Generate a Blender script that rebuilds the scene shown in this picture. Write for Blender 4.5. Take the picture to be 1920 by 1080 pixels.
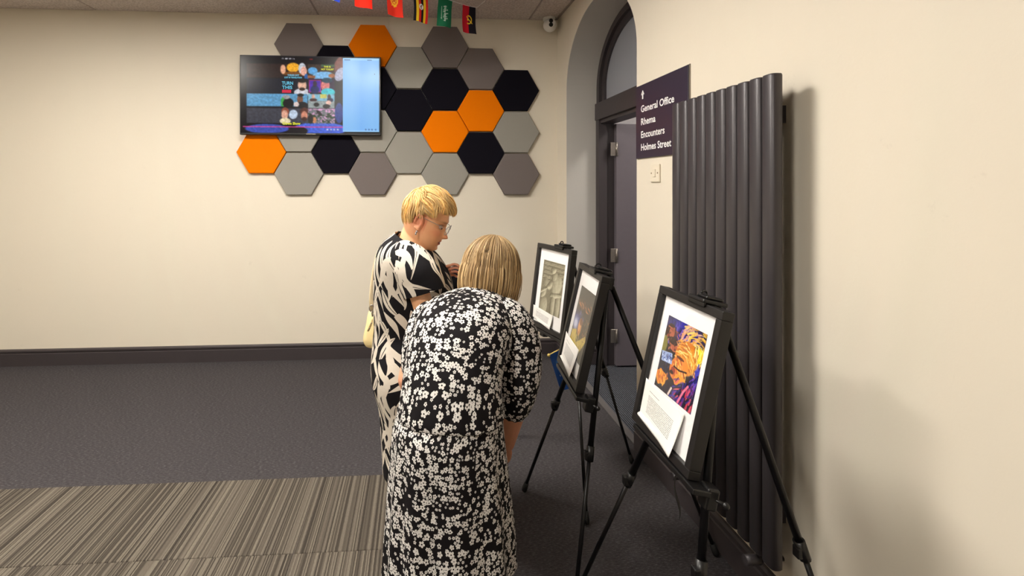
import bpy, bmesh, math, random
import numpy as np
from mathutils import Vector, Matrix

for o in list(bpy.data.objects): bpy.data.objects.remove(o)
SC = bpy.context.scene
COL = SC.collection
R = random.Random(7)
RN = np.random.RandomState(11)

# ------------------------------------------------------------------ camera, world, exposure
FPX = 880.0; YAW = math.radians(3.6); EYE = 1.5
CX = 781 + FPX*math.tan(YAW); CY = 346.0          # principal point of the (level, shifted) lens
cam = bpy.data.cameras.new('camera'); camo = bpy.data.objects.new('camera', cam); COL.objects.link(camo)
camo.location = (0, 0, EYE); camo.rotation_euler = (math.pi/2, 0, -YAW)
cam.sensor_fit = 'HORIZONTAL'; cam.sensor_width = 36; cam.lens = FPX*36/1920
cam.shift_x = (960-CX)/1920; cam.shift_y = (CY-540)/1920; cam.clip_start = .02
SC.camera = camo
w = bpy.data.worlds.new('world'); SC.world = w; w.use_nodes = True
w.node_tree.nodes['Background'].inputs[0].default_value = (.9, .93, 1, 1)
w.node_tree.nodes['Background'].inputs[1].default_value = .05
SC.view_settings.view_transform = 'Standard'; SC.view_settings.look = 'None'
SC.view_settings.gamma = 1; SC.view_settings.use_curve_mapping = False
SC.view_settings.exposure = 0.0
LAMP = 80.0        # emission of the ceiling light panels

RV = Vector((math.cos(YAW), -math.sin(YAW), 0)); FV = Vector((math.sin(YAW), math.cos(YAW), 0)); UP = Vector((0, 0, 1))
def A(px, py, zc):
    """world point zc metres in front of the eye"""
    return Vector((0, 0, EYE)) + zc*(FV + (px-CX)/FPX*RV + (CY-py)/FPX*UP)

# ------------------------------------------------------------------ helpers
def lin(c):
    c = np.asarray(c, float)/255.0
    return np.where(c <= .04045, c/12.92, ((c+.055)/1.055)**2.4)
def rgb(r, g, b): return tuple(lin((r, g, b))) + (1,)

def tag(o, label=None, cat=None, group=None, kind=None):
    if label: o['label'] = label
    if cat: o['category'] = cat
    if group: o['group'] = group
    if kind: o['kind'] = kind
    return o
def obj(name, me, mat=None, parent=None):
    o = bpy.data.objects.new(name, me); COL.objects.link(o)
    if mat is not None and me is not None:
        me.materials.clear(); me.materials.append(mat)
    if parent is not None: o.parent = parent
    return o
def empty(name, loc=(0, 0, 0)):
    o = bpy.data.objects.new(name, None); COL.objects.link(o); o.empty_display_size = .05
    o.location = loc
    return o
def keep(o, parent):
    """parent without moving (parents are unrotated empties)"""
    o.parent = parent; o.location = Vector(o.location) - Vector(parent.location)
    return o

class MB:
    def __init__(s): s.v = []; s.f = []; s.uv = []; s.sm = []
    def add(s, vs, fs, uvs=None, smooth=False):
        n = len(s.v); s.v += [tuple(p) for p in vs]; s.f += [tuple(i+n for i in f) for f in fs]
        s.sm += [smooth]*len(fs)
        s.uv += list(uvs) if uvs is not None else [(0, 0)]*len(vs)
        return s
    def box(s, lo, hi, M=None):
        x0, y0, z0 = lo; x1, y1, z1 = hi
        vs = [Vector(p) for p in ((x0,y0,z0),(x1,y0,z0),(x1,y1,z0),(x0,y1,z0),(x0,y0,z1),(x1,y0,z1),(x1,y1,z1),(x0,y1,z1))]
        if M is not None: vs = [M @ p for p in vs]
        fs = [(0,3,2,1),(4,5,6,7),(0,1,5,4),(1,2,6,5),(2,3,7,6),(3,0,4,7)]
        return s.add(vs, fs)
    def bbox(s, lo, hi, b=.004, M=None, seg=2):
        bm = bmesh.new(); bmesh.ops.create_cube(bm, size=1)
        c = [(lo[i]+hi[i])/2 for i in range(3)]; d = [hi[i]-lo[i] for i in range(3)]
        for v in bm.verts: v.co = Vector([c[i]+v.co[i]*d[i] for i in range(3)])
        bmesh.ops.bevel(bm, geom=bm.edges[:], offset=b, segments=seg, affect='EDGES', profile=.5)
        bm.verts.index_update()
        vs = [(M @ v.co if M is not None else v.co.copy()) for v in bm.verts]
        fs = [tuple(v.index for v in f.verts) for f in bm.faces]; bm.free()
        return s.add(vs, fs)
    def prism(s, pts, axis, a0, a1):
        """polygon pts (2d) extruded along axis 'x','y','z' from a0 to a1"""
        def mk(p, a): return {'x': (a, p[0], p[1]), 'y': (p[0], a, p[1]), 'z': (p[0], p[1], a)}[axis]
        n = len(pts); vs = [mk(p, a0) for p in pts]+[mk(p, a1) for p in pts]
        fs = [tuple(range(n)), tuple(range(2*n-1, n-1, -1))]+[(i, i+n, (i+1) % n+n, (i+1) % n) for i in range(n)]
        return s.add(vs, fs)
    def tube(s, path, rad, n=10, caps=True, flat=1.0, smooth=True):
        path = [Vector(p) for p in path]
        if not hasattr(rad, '__len__'): rad = [rad]*len(path)
        rings = []; prev = None
        for i, p in enumerate(path):
            t = (path[min(i+1, len(path)-1)]-path[max(i-1, 0)]).normalized()
            if prev is None:
                prev = t.orthogonal().normalized()
            a = (prev - t*prev.dot(t)).normalized(); prev = a; b = t.cross(a)
            rings.append([p+float(rad[i])*(math.cos(2*math.pi*k/n)*a+flat*math.sin(2*math.pi*k/n)*b) for k in range(n)])
        vs = [q for r in rings for q in r]; fs = []
        for i in range(len(rings)-1):
            for k in range(n):
                fs.append((i*n+k, i*n+(k+1) % n, (i+1)*n+(k+1) % n, (i+1)*n+k))
        s.add(vs, fs, smooth=smooth)
        if caps:
            m = len(s.v)-len(vs)
            s.f += [tuple(m+k for k in range(n-1, -1, -1)), tuple(m+(len(rings)-1)*n+k for k in range(n))]
            s.sm += [False, False]
        return s
    def ellipsoid(s, c, r, axes=None, n=20, m=14):
        ax = axes or (Vector((1,0,0)), Vector((0,1,0)), Vector((0,0,1)))
        c = Vector(c); vs = []; fs = []
        for i in range(m+1):
            th = math.pi*i/m
            for k in range(n):
                ph = 2*math.pi*k/n
                vs.append(c+ax[0]*(r[0]*math.sin(th)*math.cos(ph))+ax[1]*(r[1]*math.sin(th)*math.sin(ph))+ax[2]*(r[2]*math.cos(th)))
        for i in range(m):
            for k in range(n): fs.append((i*n+k, (i+1)*n+k, (i+1)*n+(k+1) % n, i*n+(k+1) % n))
        return s.add(vs, fs, smooth=True)
    def mesh(s, name):
        me = bpy.data.meshes.new(name); me.from_pydata(s.v, [], s.f)
        me.polygons.foreach_set('use_smooth', s.sm)
        if any(u != (0, 0) for u in s.uv):
            l = me.uv_layers.new(name='UVMap'); idx = np.zeros(len(me.loops), int)
            me.loops.foreach_get('vertex_index', idx)
            l.data.foreach_set('uv', np.array(s.uv, float)[idx].ravel())
        me.update(); return me
    def build(s, name, mat, parent=None): return obj(name, s.mesh(name), mat, parent)

def painted(name, P, C, mat, parent=None, uv=False, close=False):
    """grid mesh P[nv,nu,3] with a flat printed colour C[nv,nu,3] (sRGB 0..1) as colour attribute"""
    nv, nu = P.shape[:2]
    me = bpy.data.meshes.new(name)
    I = np.arange(nv*nu).reshape(nv, nu)
    q = np.stack([I[:-1, :-1], I[:-1, 1:], I[1:, 1:], I[1:, :-1]], -1).reshape(-1, 4)
    me.from_pydata(P.reshape(-1, 3).tolist(), [], q.tolist())
    if C is not None:
        c = np.concatenate([lin(np.clip(C, 0, 1)*255).reshape(-1, 3), np.ones((nv*nu, 1))], 1)
        at = me.color_attributes.new('Col', 'FLOAT_COLOR', 'POINT'); at.data.foreach_set('color', c.ravel())
    U, V = np.meshgrid(np.linspace(0, 1, nu), np.linspace(0, 1, nv)); L = me.uv_layers.new(name='UVMap')
    idx = np.zeros(len(me.loops), int); me.loops.foreach_get('vertex_index', idx)
    L.data.foreach_set('uv', np.stack([U.ravel(), V.ravel()], 1)[idx].ravel())
    me.polygons.foreach_set('use_smooth', [True]*len(me.polygons)); me.update()
    return obj(name, me, mat, parent)

def cr(ctrl, n):
    """smooth (monotone-ish Catmull-Rom) resampling of control rows"""
    c = np.array(ctrl, float); m = len(c); out = []
    for t in np.linspace(0, m-1, n):
        i = min(int(t), m-2); f = t-i
        p0, p1, p2, p3 = c[max(i-1, 0)], c[i], c[i+1], c[min(i+2, m-1)]
        out.append(.5*((2*p1)+(-p0+p2)*f+(2*p0-5*p1+4*p2-p3)*f*f+(-p0+3*p1-3*p2+p3)*f**3))
    return np.array(out)

# value noise for printed pictures
def vnoise(x, y, seed=0):
    x = np.asarray(x, float); y = np.asarray(y, float)
    xi = np.floor(x).astype(int); yi = np.floor(y).astype(int); fx = x-xi; fy = y-yi
    fx = fx*fx*(3-2*fx); fy = fy*fy*(3-2*fy)
    def h(a, b):
        n = (a*374761393+b*668265263+seed*1442695041) & 0xffffffff
        n = ((n ^ (n >> 13))*1274126177) & 0xffffffff
        return ((n ^ (n >> 16)) & 0xffff)/65535.0
    return (h(xi, yi)*(1-fx)+h(xi+1, yi)*fx)*(1-fy)+(h(xi, yi+1)*(1-fx)+h(xi+1, yi+1)*fx)*fy
class Canvas:
    """u to the right, v down, both 0..1"""
    def __init__(s, nu, nv, base):
        s.u, s.v = np.meshgrid(np.linspace(0, 1, nu), np.linspace(0, 1, nv)); s.asp = nv/nu
        s.c = np.ones((nv, nu, 3))*np.array(base)/255.0
    def put(s, m, col, al=1.0):
        m = np.clip(m, 0, 1)[..., None]*al; s.c = s.c*(1-m)+m*np.array(col)/255.0
    def ell(s, cx, cy, rx, ry, col, rot=0, soft=.08, al=1, wob=0, seed=3):
        dx = s.u-cx; dy = (s.v-cy); cs, sn = math.cos(rot), math.sin(rot)
        X = (dx*cs+dy*s.asp*sn)/rx; Y = (-dx*sn+dy*s.asp*cs)/(ry*s.asp)
        r = np.sqrt(X*X+Y*Y)
        if wob: r = r+wob*(vnoise(s.u*12, s.v*12*s.asp, seed)-.5)
        s.put((1-r)/soft+.5, col, al)
    def poly(s, pts, col, al=1.0, soft=None):
        soft = soft or 1.2/s.c.shape[1]
        ins = np.zeros(s.u.shape, bool); n = len(pts)
        for i in range(n):
            x0, y0 = pts[i]; x1, y1 = pts[(i+1) % n]
            if y0 == y1: continue
            c = ((y0 > s.v) != (y1 > s.v)) & (s.u < (x1-x0)*(s.v-y0)/(y1-y0)+x0)
            ins ^= c
        s.put(ins.astype(float), col, al)
    def rect(s, x0, y0, x1, y1, col, al=1.0): s.put(((s.u >= x0) & (s.u <= x1) & (s.v >= y0) & (s.v <= y1)).astype(float), col, al)
    def line(s, pts, wd, col, al=1.0):
        for (x0, y0), (x1, y1) in zip(pts[:-1], pts[1:]):
            ax, ay = s.u-x0, (s.v-y0)*s.asp; bx, by = x1-x0, (y1-y0)*s.asp
            t = np.clip((ax*bx+ay*by)/(bx*bx+by*by+1e-9), 0, 1)
            d = np.hypot(ax-t*bx, ay-t*by); s.put((wd-d)/(wd*.5)+.5, col, al)

# ------------------------------------------------------------------ materials
class NT:
    def __init__(s, name):
        s.m = bpy.data.materials.new(name); s.m.use_nodes = True; s.t = s.m.node_tree; s.n = s.t.nodes
        s.b = s.n['Principled BSDF']
    def new(s, ty, **kw):
        n = s.n.new(ty)
        for k, v in kw.items(): setattr(n, k, v)
        return n
    def link(s, a, b): s.t.links.new(a, b)
    def setin(s, sock, v):
        if isinstance(v, bpy.types.NodeSocket): s.link(v, sock)
        elif v is not None: sock.default_value = v
    def math(s, op, a, b=None, c=None):
        n = s.new('ShaderNodeMath', operation=op); s.setin(n.inputs[0], a)
        if b is not None: s.setin(n.inputs[1], b)
        if c is not None: s.setin(n.inputs[2], c)
        return n.outputs[0]
    def vec(s, op, a, b=None):
        n = s.new('ShaderNodeVectorMath', operation=op); s.setin(n.inputs[0], a)
        if b is not None: s.setin(n.inputs[1], b)
        return n.outputs['Value'] if op in ('LENGTH', 'DOT_PRODUCT') else n.outputs[0]
    def mix(s, f, a, b):
        n = s.new('ShaderNodeMix', data_type='RGBA'); s.setin(n.inputs[0], f); s.setin(n.inputs[6], a); s.setin(n.inputs[7], b)
        return n.outputs[2]
    def noise(s, vec, scale, detail=3, rough=.6, out='Fac'):
        n = s.new('ShaderNodeTexNoise'); s.setin(n.inputs['Vector'], vec)
        n.inputs['Scale'].default_value = scale; n.inputs['Detail'].default_value = detail; n.inputs['Roughness'].default_value = rough
        return n.outputs[out]
    def ramp(s, f, *stops):
        n = s.new('ShaderNodeValToRGB'); s.setin(n.inputs[0], f); e = n.color_ramp.elements
        while len(e) < len(stops): e.new(.5)
        for el, (p, c) in zip(e, stops): el.position = p; el.color = c
        return n.outputs[0]
    def bump(s, h, strength=.3, dist=.01):
        n = s.new('ShaderNodeBump'); n.inputs['Strength'].default_value = strength; n.inputs['Distance'].default_value = dist
        s.link(h, n.inputs['Height']); s.link(n.outputs[0], s.b.inputs['Normal'])
    def obj(s): return s.new('ShaderNodeTexCoord').outputs['Object']
    def pos(s): return s.new('ShaderNodeNewGeometry').outputs['Position']
    def base(s, c, rough=.6, metal=0, spec=.5):
        s.setin(s.b.inputs['Base Color'], c); s.setin(s.b.inputs['Roughness'], rough); s.b.inputs['Metallic'].default_value = metal
        s.b.inputs['Specular IOR Level'].default_value = spec
        return s
def simple(name, c, rough=.6, metal=0, spec=.5, var=.06, scale=30, bump=0, bscale=200):
    n = NT(name); p = n.obj(); f = n.noise(p, scale)
    c = rgb(*c); lo = tuple(max(0, x*(1-var)) for x in c[:3])+(1,); hi = tuple(min(1, x*(1+var)) for x in c[:3])+(1,)
    n.base(n.mix(f, lo, hi), rough, metal, spec)
    if bump: n.bump(n.noise(p, bscale, 2), bump, .003)
    return n.m
def printed(name, rough=.6, spec=.4, bump=0):
    n = NT(name); a = n.new('ShaderNodeAttribute', attribute_name='Col'); n.base(a.outputs['Color'], rough, 0, spec)
    if bump: n.bump(n.noise(n.obj(), 250, 3), bump, .003)
    return n.m

M = {}
def wallmat(name, c, scuff):
    n = NT(name); p = n.pos()
    f = n.noise(p, 1.3, 5); g = n.noise(p, 9, 6, .7)
    c0 = rgb(*c); c1 = tuple(x*.93 for x in c0[:3])+(1,)
    a = n.mix(n.math('MULTIPLY', f, .7), c0, c1)
    st = n.ramp(g, (0, (0, 0, 0, 1)), (.66, (0, 0, 0, 1)), (.78, (1, 1, 1, 1)))
    a = n.mix(n.math('MULTIPLY', st, scuff), a, rgb(150, 138, 120))
    n.base(a, .55, 0, .35); n.bump(n.noise(p, 40, 4), .12, .004); return n.m
M['wall'] = wallmat('cream_wall_paint', (226, 217, 200), .18)
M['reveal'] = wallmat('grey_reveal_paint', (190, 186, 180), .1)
M['lobby'] = wallmat('lobby_paint', (200, 196, 198), .1)
def ceilmat():
    n = NT('ceiling_tile_mineral'); p = n.pos(); f = n.noise(p, 70, 4, .7)
    n.base(n.ramp(f, (.3, rgb(168, 156, 150)), (.6, rgb(214, 204, 198))), .9, 0, .1); n.bump(f, .4, .006); return n.m
M['ceil'] = ceilmat()
M['grid'] = simple('ceiling_grid_metal', (150, 138, 132), .5)
def carpet():
    n = NT('charcoal_carpet'); p = n.pos()
    st = n.vec('MULTIPLY', p, (60, 230, 60)); f = n.noise(st, 1.0, 3, .7); g = n.noise(p, 3, 3)
    c = n.ramp(f, (.25, rgb(40, 38, 39)), (.55, rgb(70, 67, 69)), (.78, rgb(114, 110, 111)))
    c = n.mix(n.math('MULTIPLY', g, .35), c, rgb(70, 66, 68))
    n.base(c, .95, 0, .1); n.bump(f, .6, .006); return n.m
M['carpet'] = carpet()
def stripes():
    n = NT('striped_carpet_tile'); p = n.pos(); s = n.new('ShaderNodeSeparateXYZ'); n.link(p, s.inputs[0])
    wob = n.math('MULTIPLY', n.noise(p, 60, 2), .003)
    x = n.math('ADD', s.outputs[0], wob); yc = n.math('FLOOR', n.math('MULTIPLY', n.math('ADD', s.outputs[1], .56), 2.0))
    k = n.math('FLOOR', n.math('MULTIPLY', x, 210)); wn = n.new('ShaderNodeTexWhiteNoise', noise_dimensions='2D')
    cb = n.new('ShaderNodeCombineXYZ'); n.link(k, cb.inputs[0]); n.link(yc, cb.inputs[1]); n.link(cb.outputs[0], wn.inputs['Vector'])
    c = n.ramp(wn.outputs['Value'], (0, rgb(54, 49, 44)), (.3, rgb(76, 70, 62)), (.6, rgb(98, 91, 82)), (1, rgb(130, 122, 109)))
    f = n.noise(n.vec('MULTIPLY', p, (200, 90, 90)), 1, 3, .7)
    c = n.mix(n.math('MULTIPLY', f, .55), c, rgb(70, 64, 58))
    n.base(c, .95, 0, .1); n.bump(n.math('ADD', f, wn.outputs['Value']), .5, .006); return n.m
M['stripe'] = stripes()
def ribbed():
    n = NT('ribbed_entrance_mat'); p = n.pos(); wv = n.new('ShaderNodeTexWave', bands_direction='X'); n.link(p, wv.inputs['Vector'])
    wv.inputs['Scale'].default_value = 22; wv.inputs['Distortion'].default_value = .4
    f = n.math('MULTIPLY', wv.outputs['Fac'], n.noise(p, 160, 2))
    n.base(n.ramp(f, (.1, rgb(38, 40, 46)), (.6, rgb(112, 114, 122))), .9, 0, .1); n.bump(f, .6, .006); return n.m
M['mat'] = ribbed()
M['char'] = simple('charcoal_gloss_paint', (62, 56, 58), .42, bump=.1, bscale=60)
M['leaf'] = simple('mauve_grey_door_paint', (104, 97, 103), .45, bump=.06, bscale=50)
M['strip'] = simple('threshold_strip', (104, 100, 100), .5, .3)
def felt(name, c):
    n = NT(name); p = n.obj(); f = n.noise(p, 350, 3, .7); g = n.noise(p, 8, 3)
    c0 = rgb(*c); n.base(n.mix(n.math('MULTIPLY', f, .5), tuple(x*.8 for x in c0[:3])+(1,), tuple(min(1, x*1.2) for x in c0[:3])+(1,)), .95, 0, .08)
    n.bump(f, .35, .003); return n.m
M['orange'] = felt('orange_felt', (255, 128, 2)); M['black'] = felt('black_felt', (22, 20, 28))
M['light'] = felt('light_grey_felt', (158, 154, 146)); M['dark'] = felt('dark_grey_felt', (122, 113, 110))
M['blackplastic'] = simple('black_plastic', (14, 13, 14), .38)
M['blackmetal'] = simple('black_painted_metal', (17, 16, 18), .35, .3)
M['rubber'] = simple('black_rubber', (16, 16, 17), .7)
M['rad'] = simple('anthracite_radiator_paint', (64, 60, 63), .4, .25, var=.03)
M['sign'] = simple('dark_plum_sign_board', (50, 42, 58), .35, var=.04)
M['white'] = simple('white_plastic', (232, 230, 226), .35, var=.02)
M['whiteink'] = simple('white_vinyl_lettering', (240, 240, 240), .5, var=.01)
M['cream_plastic'] = simple('cream_plastic', (226, 216, 196), .35, var=.02)
M['steel'] = simple('brushed_hinge_steel', (150, 142, 134), .35, .8)
M['brass'] = simple('aged_brass', (130, 108, 80), .4, .8)
M['framewood'] = simple('black_stained_frame', (24, 21, 21), .45, var=.15, scale=60)
M['paper'] = simple('white_mat_board', (238, 236, 236), .7, var=.015)
M['print'] = printed('printed_picture', .35)
M['flag'] = printed('printed_flag_cloth', .8, .2, .2)
def glassmat():
    n = NT('clear_picture_glass'); n.n.remove(n.b); o = n.n['Material Output']
    t = n.new('ShaderNodeBsdfTransparent'); g = n.new('ShaderNodeBsdfGlossy'); g.inputs['Roughness'].default_value = .04
    lw = n.new('ShaderNodeLayerWeight'); lw.inputs[0].default_value = .5; mx = n.new('ShaderNodeMixShader')
    f = n.math('ADD', .03, n.math('MULTIPLY', n.math('POWER', lw.outputs['Facing'], 5.0), .9))
    n.link(f, mx.inputs[0]); n.link(t.outputs[0], mx.inputs[1]); n.link(g.outputs[0], mx.inputs[2]); n.link(mx.outputs[0], o.inputs[0])
    return n.m
M['glass'] = glassmat()
def frosted():
    n = NT('frosted_fanlight_glass'); p = n.pos(); n.base(rgb(176, 180, 190), .35, 0, .5)
    n.b.inputs['Transmission Weight'].default_value = .35; n.bump(n.noise(p, 120, 2), .2, .003); return n.m
M['frost'] = frosted()
def emis(name, strength, c=None):
    n = NT(name); n.base((0, 0, 0, 1), .25, 0, .3)
    if c is None:
        a = n.new('ShaderNodeAttribute', attribute_name='Col'); n.link(a.outputs['Color'], n.b.inputs['Emission Color'])
    else: n.b.inputs['Emission Color'].default_value = c
    n.b.inputs['Emission Strength'].default_value = strength; return n.m
M['screen'] = emis('television_screen', 1.0)
M['lamp'] = emis('led_panel_diffuser', LAMP, (1, .945, .86, 1))

# ------------------------------------------------------------------ the room
XW, YB, ZC, XL, YF = 1.25, 4.10, 2.96, -4.3, -2.6
AY0, AY1, ASP, ARISE = 2.595, 3.851, 2.29, .52
XD = 1.52                                     # back of the reveal, front of the door frame
def struct(o, label, cat): return tag(o, label, cat, kind='structure')

floor = struct(MB().box((XL, YF, -.05), (XW, YB, 0)).build('floor', M['carpet']), 'dark grey flecked carpet covering the hall floor', 'carpet')
for i in range(6):
    for j in range(5):
        x1 = -.0-i*.5; y1 = 2.44-j*.5
        MB().bbox((x1-.499, y1-.499, -.004), (x1-.001, y1-.001, .003), .002, seg=1).build('carpet_tile', M['stripe'], floor)
ceiling = struct(MB().box((XL, YF, ZC), (XW, YB, ZC+.05)).build('ceiling', M['grid']), 'suspended ceiling of speckled mineral tiles in a metal grid', 'ceiling')
xs = [XW-.02, .99, -.84, -2.67, XL]; ys = [YB]+[3.62-.6*k for k in range(10)]
for i in range(4):
    for j in range(8):
        MB().bbox((xs[i+1]+.008, ys[j+1]+.008, ZC-.006), (xs[i]-.008, ys[j]-.008, ZC+.004), .003, seg=1).build('ceiling_tile', M['ceil'], ceiling)
struct(MB().box((XL, YB, -.05), (XW+.4, YB+.1, ZC+.05)).build('wall_back', M['wall']), 'cream painted end wall carrying the hexagon panels and television', 'wall')
struct(MB().box((XL-.1, YF, -.05), (XL, YB+.1, ZC+.05)).build('wall_left', M['wall']), 'cream painted wall on the open side of the hall', 'wall')
struct(MB().box((XL-.1, YF-.1, -.05), (XD, YF, ZC+.05)).build('wall_front', M['wall']), 'cream painted wall behind the viewer', 'wall')

# right wall with the arched opening
arch = [(AY0, ASP)]+[((AY0+AY1)/2-math.cos(math.pi*k/40)*(AY1-AY0)/2, ASP+math.sin(math.pi*k/40)*ARISE) for k in range(1, 40)]+[(AY1, ASP)]
b = MB()
b.box((XW, YF, -.05), (XD, AY0, ZC+.05)); b.box((XW, AY1, -.05), (XD, YB, ZC+.05))
for (y0, z0), (y1, z1) in zip(arch[:-1], arch[1:]):
    b.prism([(y0, z0), (y1, z1), (y1, ZC+.05), (y0, ZC+.05)], 'x', XW, XD)
wr = struct(b.build('wall_right', M['wall']), 'cream painted wall with the arched doorway and radiator', 'wall')
b = MB()
lin_in = [(AY0, 0)]+arch+[(AY1, 0)]; cy0 = (AY0+AY1)/2
def shrink(p, d):
    y, z = p
    if z <= ASP: return (y+d if y < cy0 else y-d, z)
    k = 1-d/((AY1-AY0)/2); return (cy0+(y-cy0)*k, ASP+(z-ASP)*(1-d/ARISE))
for p, q in zip(lin_in[:-1], lin_in[1:]):
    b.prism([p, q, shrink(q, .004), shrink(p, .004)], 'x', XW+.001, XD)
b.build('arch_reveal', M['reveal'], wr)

def skirt(name, lo, hi, face, label):
    b = MB(); b.box(lo, hi)
    return b
def skirting(name, p0, p1, nrm, label):
    """board with a moulded top between floor points p0 and p1, standing out along nrm"""
    p0, p1, nrm = Vector(p0), Vector(p1), Vector(nrm)
    prof = [(0, 0), (.018, 0), (.018, .098), (.012, .102), (.012, .112), (.019, .116), (.019, .127), (.010, .135), (0, .137)]
    vs = []; n = len(prof)
    for p in (p0, p1): vs += [p+nrm*a+UP*h for a, h in prof]
    fs = [(i, (i+1) % n, (i+1) % n+n, i+n) for i in range(n)]+[tuple(range(n)), tuple(range(2*n-1, n-1, -1))]
    return struct(MB().add(vs, fs).build(name, M['char']), label, 'skirting board')
skirting('baseboard_back', (XL, YB, 0), (XW, YB, 0), (0, -1, 0), 'dark charcoal skirting board along the end wall')
skirting('baseboard_right', (XW, YF, 0), (XW, AY0-.001, 0), (-1, 0, 0), 'dark charcoal skirting board under the tall radiator')
skirting('baseboard_corner', (XW, AY1+.001, 0), (XW, YB-.02, 0), (-1, 0, 0), 'short dark skirting board between arch and end wall corner')
skirting('baseboard_reveal', (XW, AY1-.004, 0), (XD, AY1-.004, 0), (0, -1, 0), 'dark skirting board inside the arch reveal')

# lobby beyond the door
struct(MB().box((XW+.001, AY0, -.05), (3.4, 4.6, -.002)).build('floor_lobby', M['mat']), 'ribbed dark entrance matting inside the doorway', 'mat')
struct(MB().box((XW, AY0, -.004), (XW+.045, AY1, .006)).build('trim_1', M['strip']), 'flat grey threshold strip across the arched doorway', 'threshold')
b = MB(); b.box((3.4, 1.8, -.05), (3.5, 4.7, ZC)); b.box((XD, 4.6, -.05), (3.5, 4.7, ZC)); b.box((XD, 1.7, -.05), (3.5, 1.8, ZC))
struct(b.build('wall_lobby', M['lobby']), 'pale lavender walls of the lobby beyond the door', 'wall')
struct(MB().box((XD, 1.7, ZC-.06), (3.5, 4.7, ZC)).build('ceiling_lobby', M['lobby']), 'pale ceiling of the lobby beyond the door', 'ceiling')

# door set
door = struct(empty('door_1', (XD, cy0, 0)), 'charcoal framed doorway with arched fanlight and mauve door standing open', 'door')
def dp(mb, name, mat, par=None):
    o = mb.build(name, M[mat]); o.location = (0, 0, 0); keep(o, door); return o
inn0, inn1 = AY0+.004, AY1-.004
b = MB(); b.box((XD-.02, inn1-.062, 0), (XD+.05, inn1, 2.05)); b.box((XD+.05, inn1-.045, 0), (XD+.12, inn1, 2.05)); dp(b, 'jamb', 'char')
b = MB(); b.box((XD-.02, inn0, 0), (XD+.05, inn0+.062, 2.05)); b.box((XD+.05, inn0, 0), (XD+.12, inn0+.045, 2.05)); dp(b, 'jamb', 'char')
b = MB(); b.bbox((XD-.03, inn0, 2.034), (XD+.06, inn1, 2.174), .004); b.box((XD-.005, inn0+.03, 2.005), (XD+.12, inn1-.03, 2.034)); dp(b, 'transom', 'char')
def ring(d0, d1, x0, x1):
    b = MB(); path = [(AY0+.004, 2.174)]+[shrink(p, .004) for p in arch]+[(AY1-.004, 2.174)]
    for p, q in zip(path[:-1], path[1:]):
        b.prism([shrink(p, d0), shrink(q, d0), shrink(q, d1), shrink(p, d1)], 'x', x0, x1)
    return b
dp(ring(0, .05, XD-.015, XD+.06), 'fanlight_frame', 'char')
dp(ring(.05, .105, XD+.01, XD+.05), 'fanlight_sash', 'char')
b = MB(); path = [shrink((AY0+.004, 2.174), .1)]+[shrink(p, .1) for p in arch]+[shrink((AY1-.004, 2.174), .1)]
b.prism(path, 'x', XD+.028, XD+.034); dp(b, 'pane', 'frost')
LFY = inn1-.05
leaf = dp(MB().bbox((XD+.115, LFY-.044, .012), (XD+.115+.62, LFY, 2.0), .003), 'door_leaf', 'leaf')
leaf['label'] = 'mauve grey painted door leaf standing wide open'
def sub(mb, name, mat, par):
    o = mb.build(name, M[mat]); o.parent = par
    L = Vector(par.matrix_basis.translation)
    p = par.parent
    while p is not None: L += Vector(p.matrix_basis.translation); p = p.parent
    o.location = -L; return o
for z in (.26, .92, 1.79):
    b = MB(); b.bbox((XD+.066, LFY-.052, z-.055), (XD+.112, LFY-.046, z+.055), .001, seg=1)
    b.bbox((XD+.114, LFY-.049, z-.055), (XD+.128, LFY-.044, z+.055), .001, seg=1)
    b.tube([(XD+.113, LFY-.055, z-.055), (XD+.113, LFY-.055, z+.055)], .007, 8)
    for dz in (-.035, 0, .035): b.tube([(XD+.088, LFY-.052, z+dz), (XD+.088, LFY-.0545, z+dz)], .004, 6)
    sub(b, 'hinge', 'steel', leaf)

# ceiling light panels (above the frame) ------------------------------------------------
def ceiling_light(x, y, z, label, sx=.6, sy=.6):
    t = tag(empty('ceiling_light', (x, y, z)), label, 'ceiling light')
    MB().box((-sx/2+.02, -sy/2+.02, -.012), (sx/2-.02, sy/2-.02, -.006)).build('diffuser', M['lamp'], t)
    b = MB()
    for lo, hi in (((-sx/2, -sy/2), (sx/2, -sy/2+.02)), ((-sx/2, sy/2-.02), (sx/2, sy/2)), ((-sx/2, -sy/2), (-sx/2+.02, sy/2)), ((sx/2-.02, -sy/2), (sx/2, sy/2))):
        b.box((lo[0], lo[1], -.016), (hi[0], hi[1], -.004))
    b.build('frame', M['white'], t)
    return t
ceiling_light(-.6, 2.1, ZC-.004, 'square ceiling light panel above the two visitors')
ceiling_light(-2.4, 2.1, ZC-.004, 'square ceiling light panel on the open side of the hall')
ceiling_light(-1.3, -.1, ZC-.004, 'square ceiling light panel behind the viewer')
ceiling_light(2.5, 3.0, ZC-.064, 'square ceiling light panel in the lobby beyond the door', .4, .4)

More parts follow.
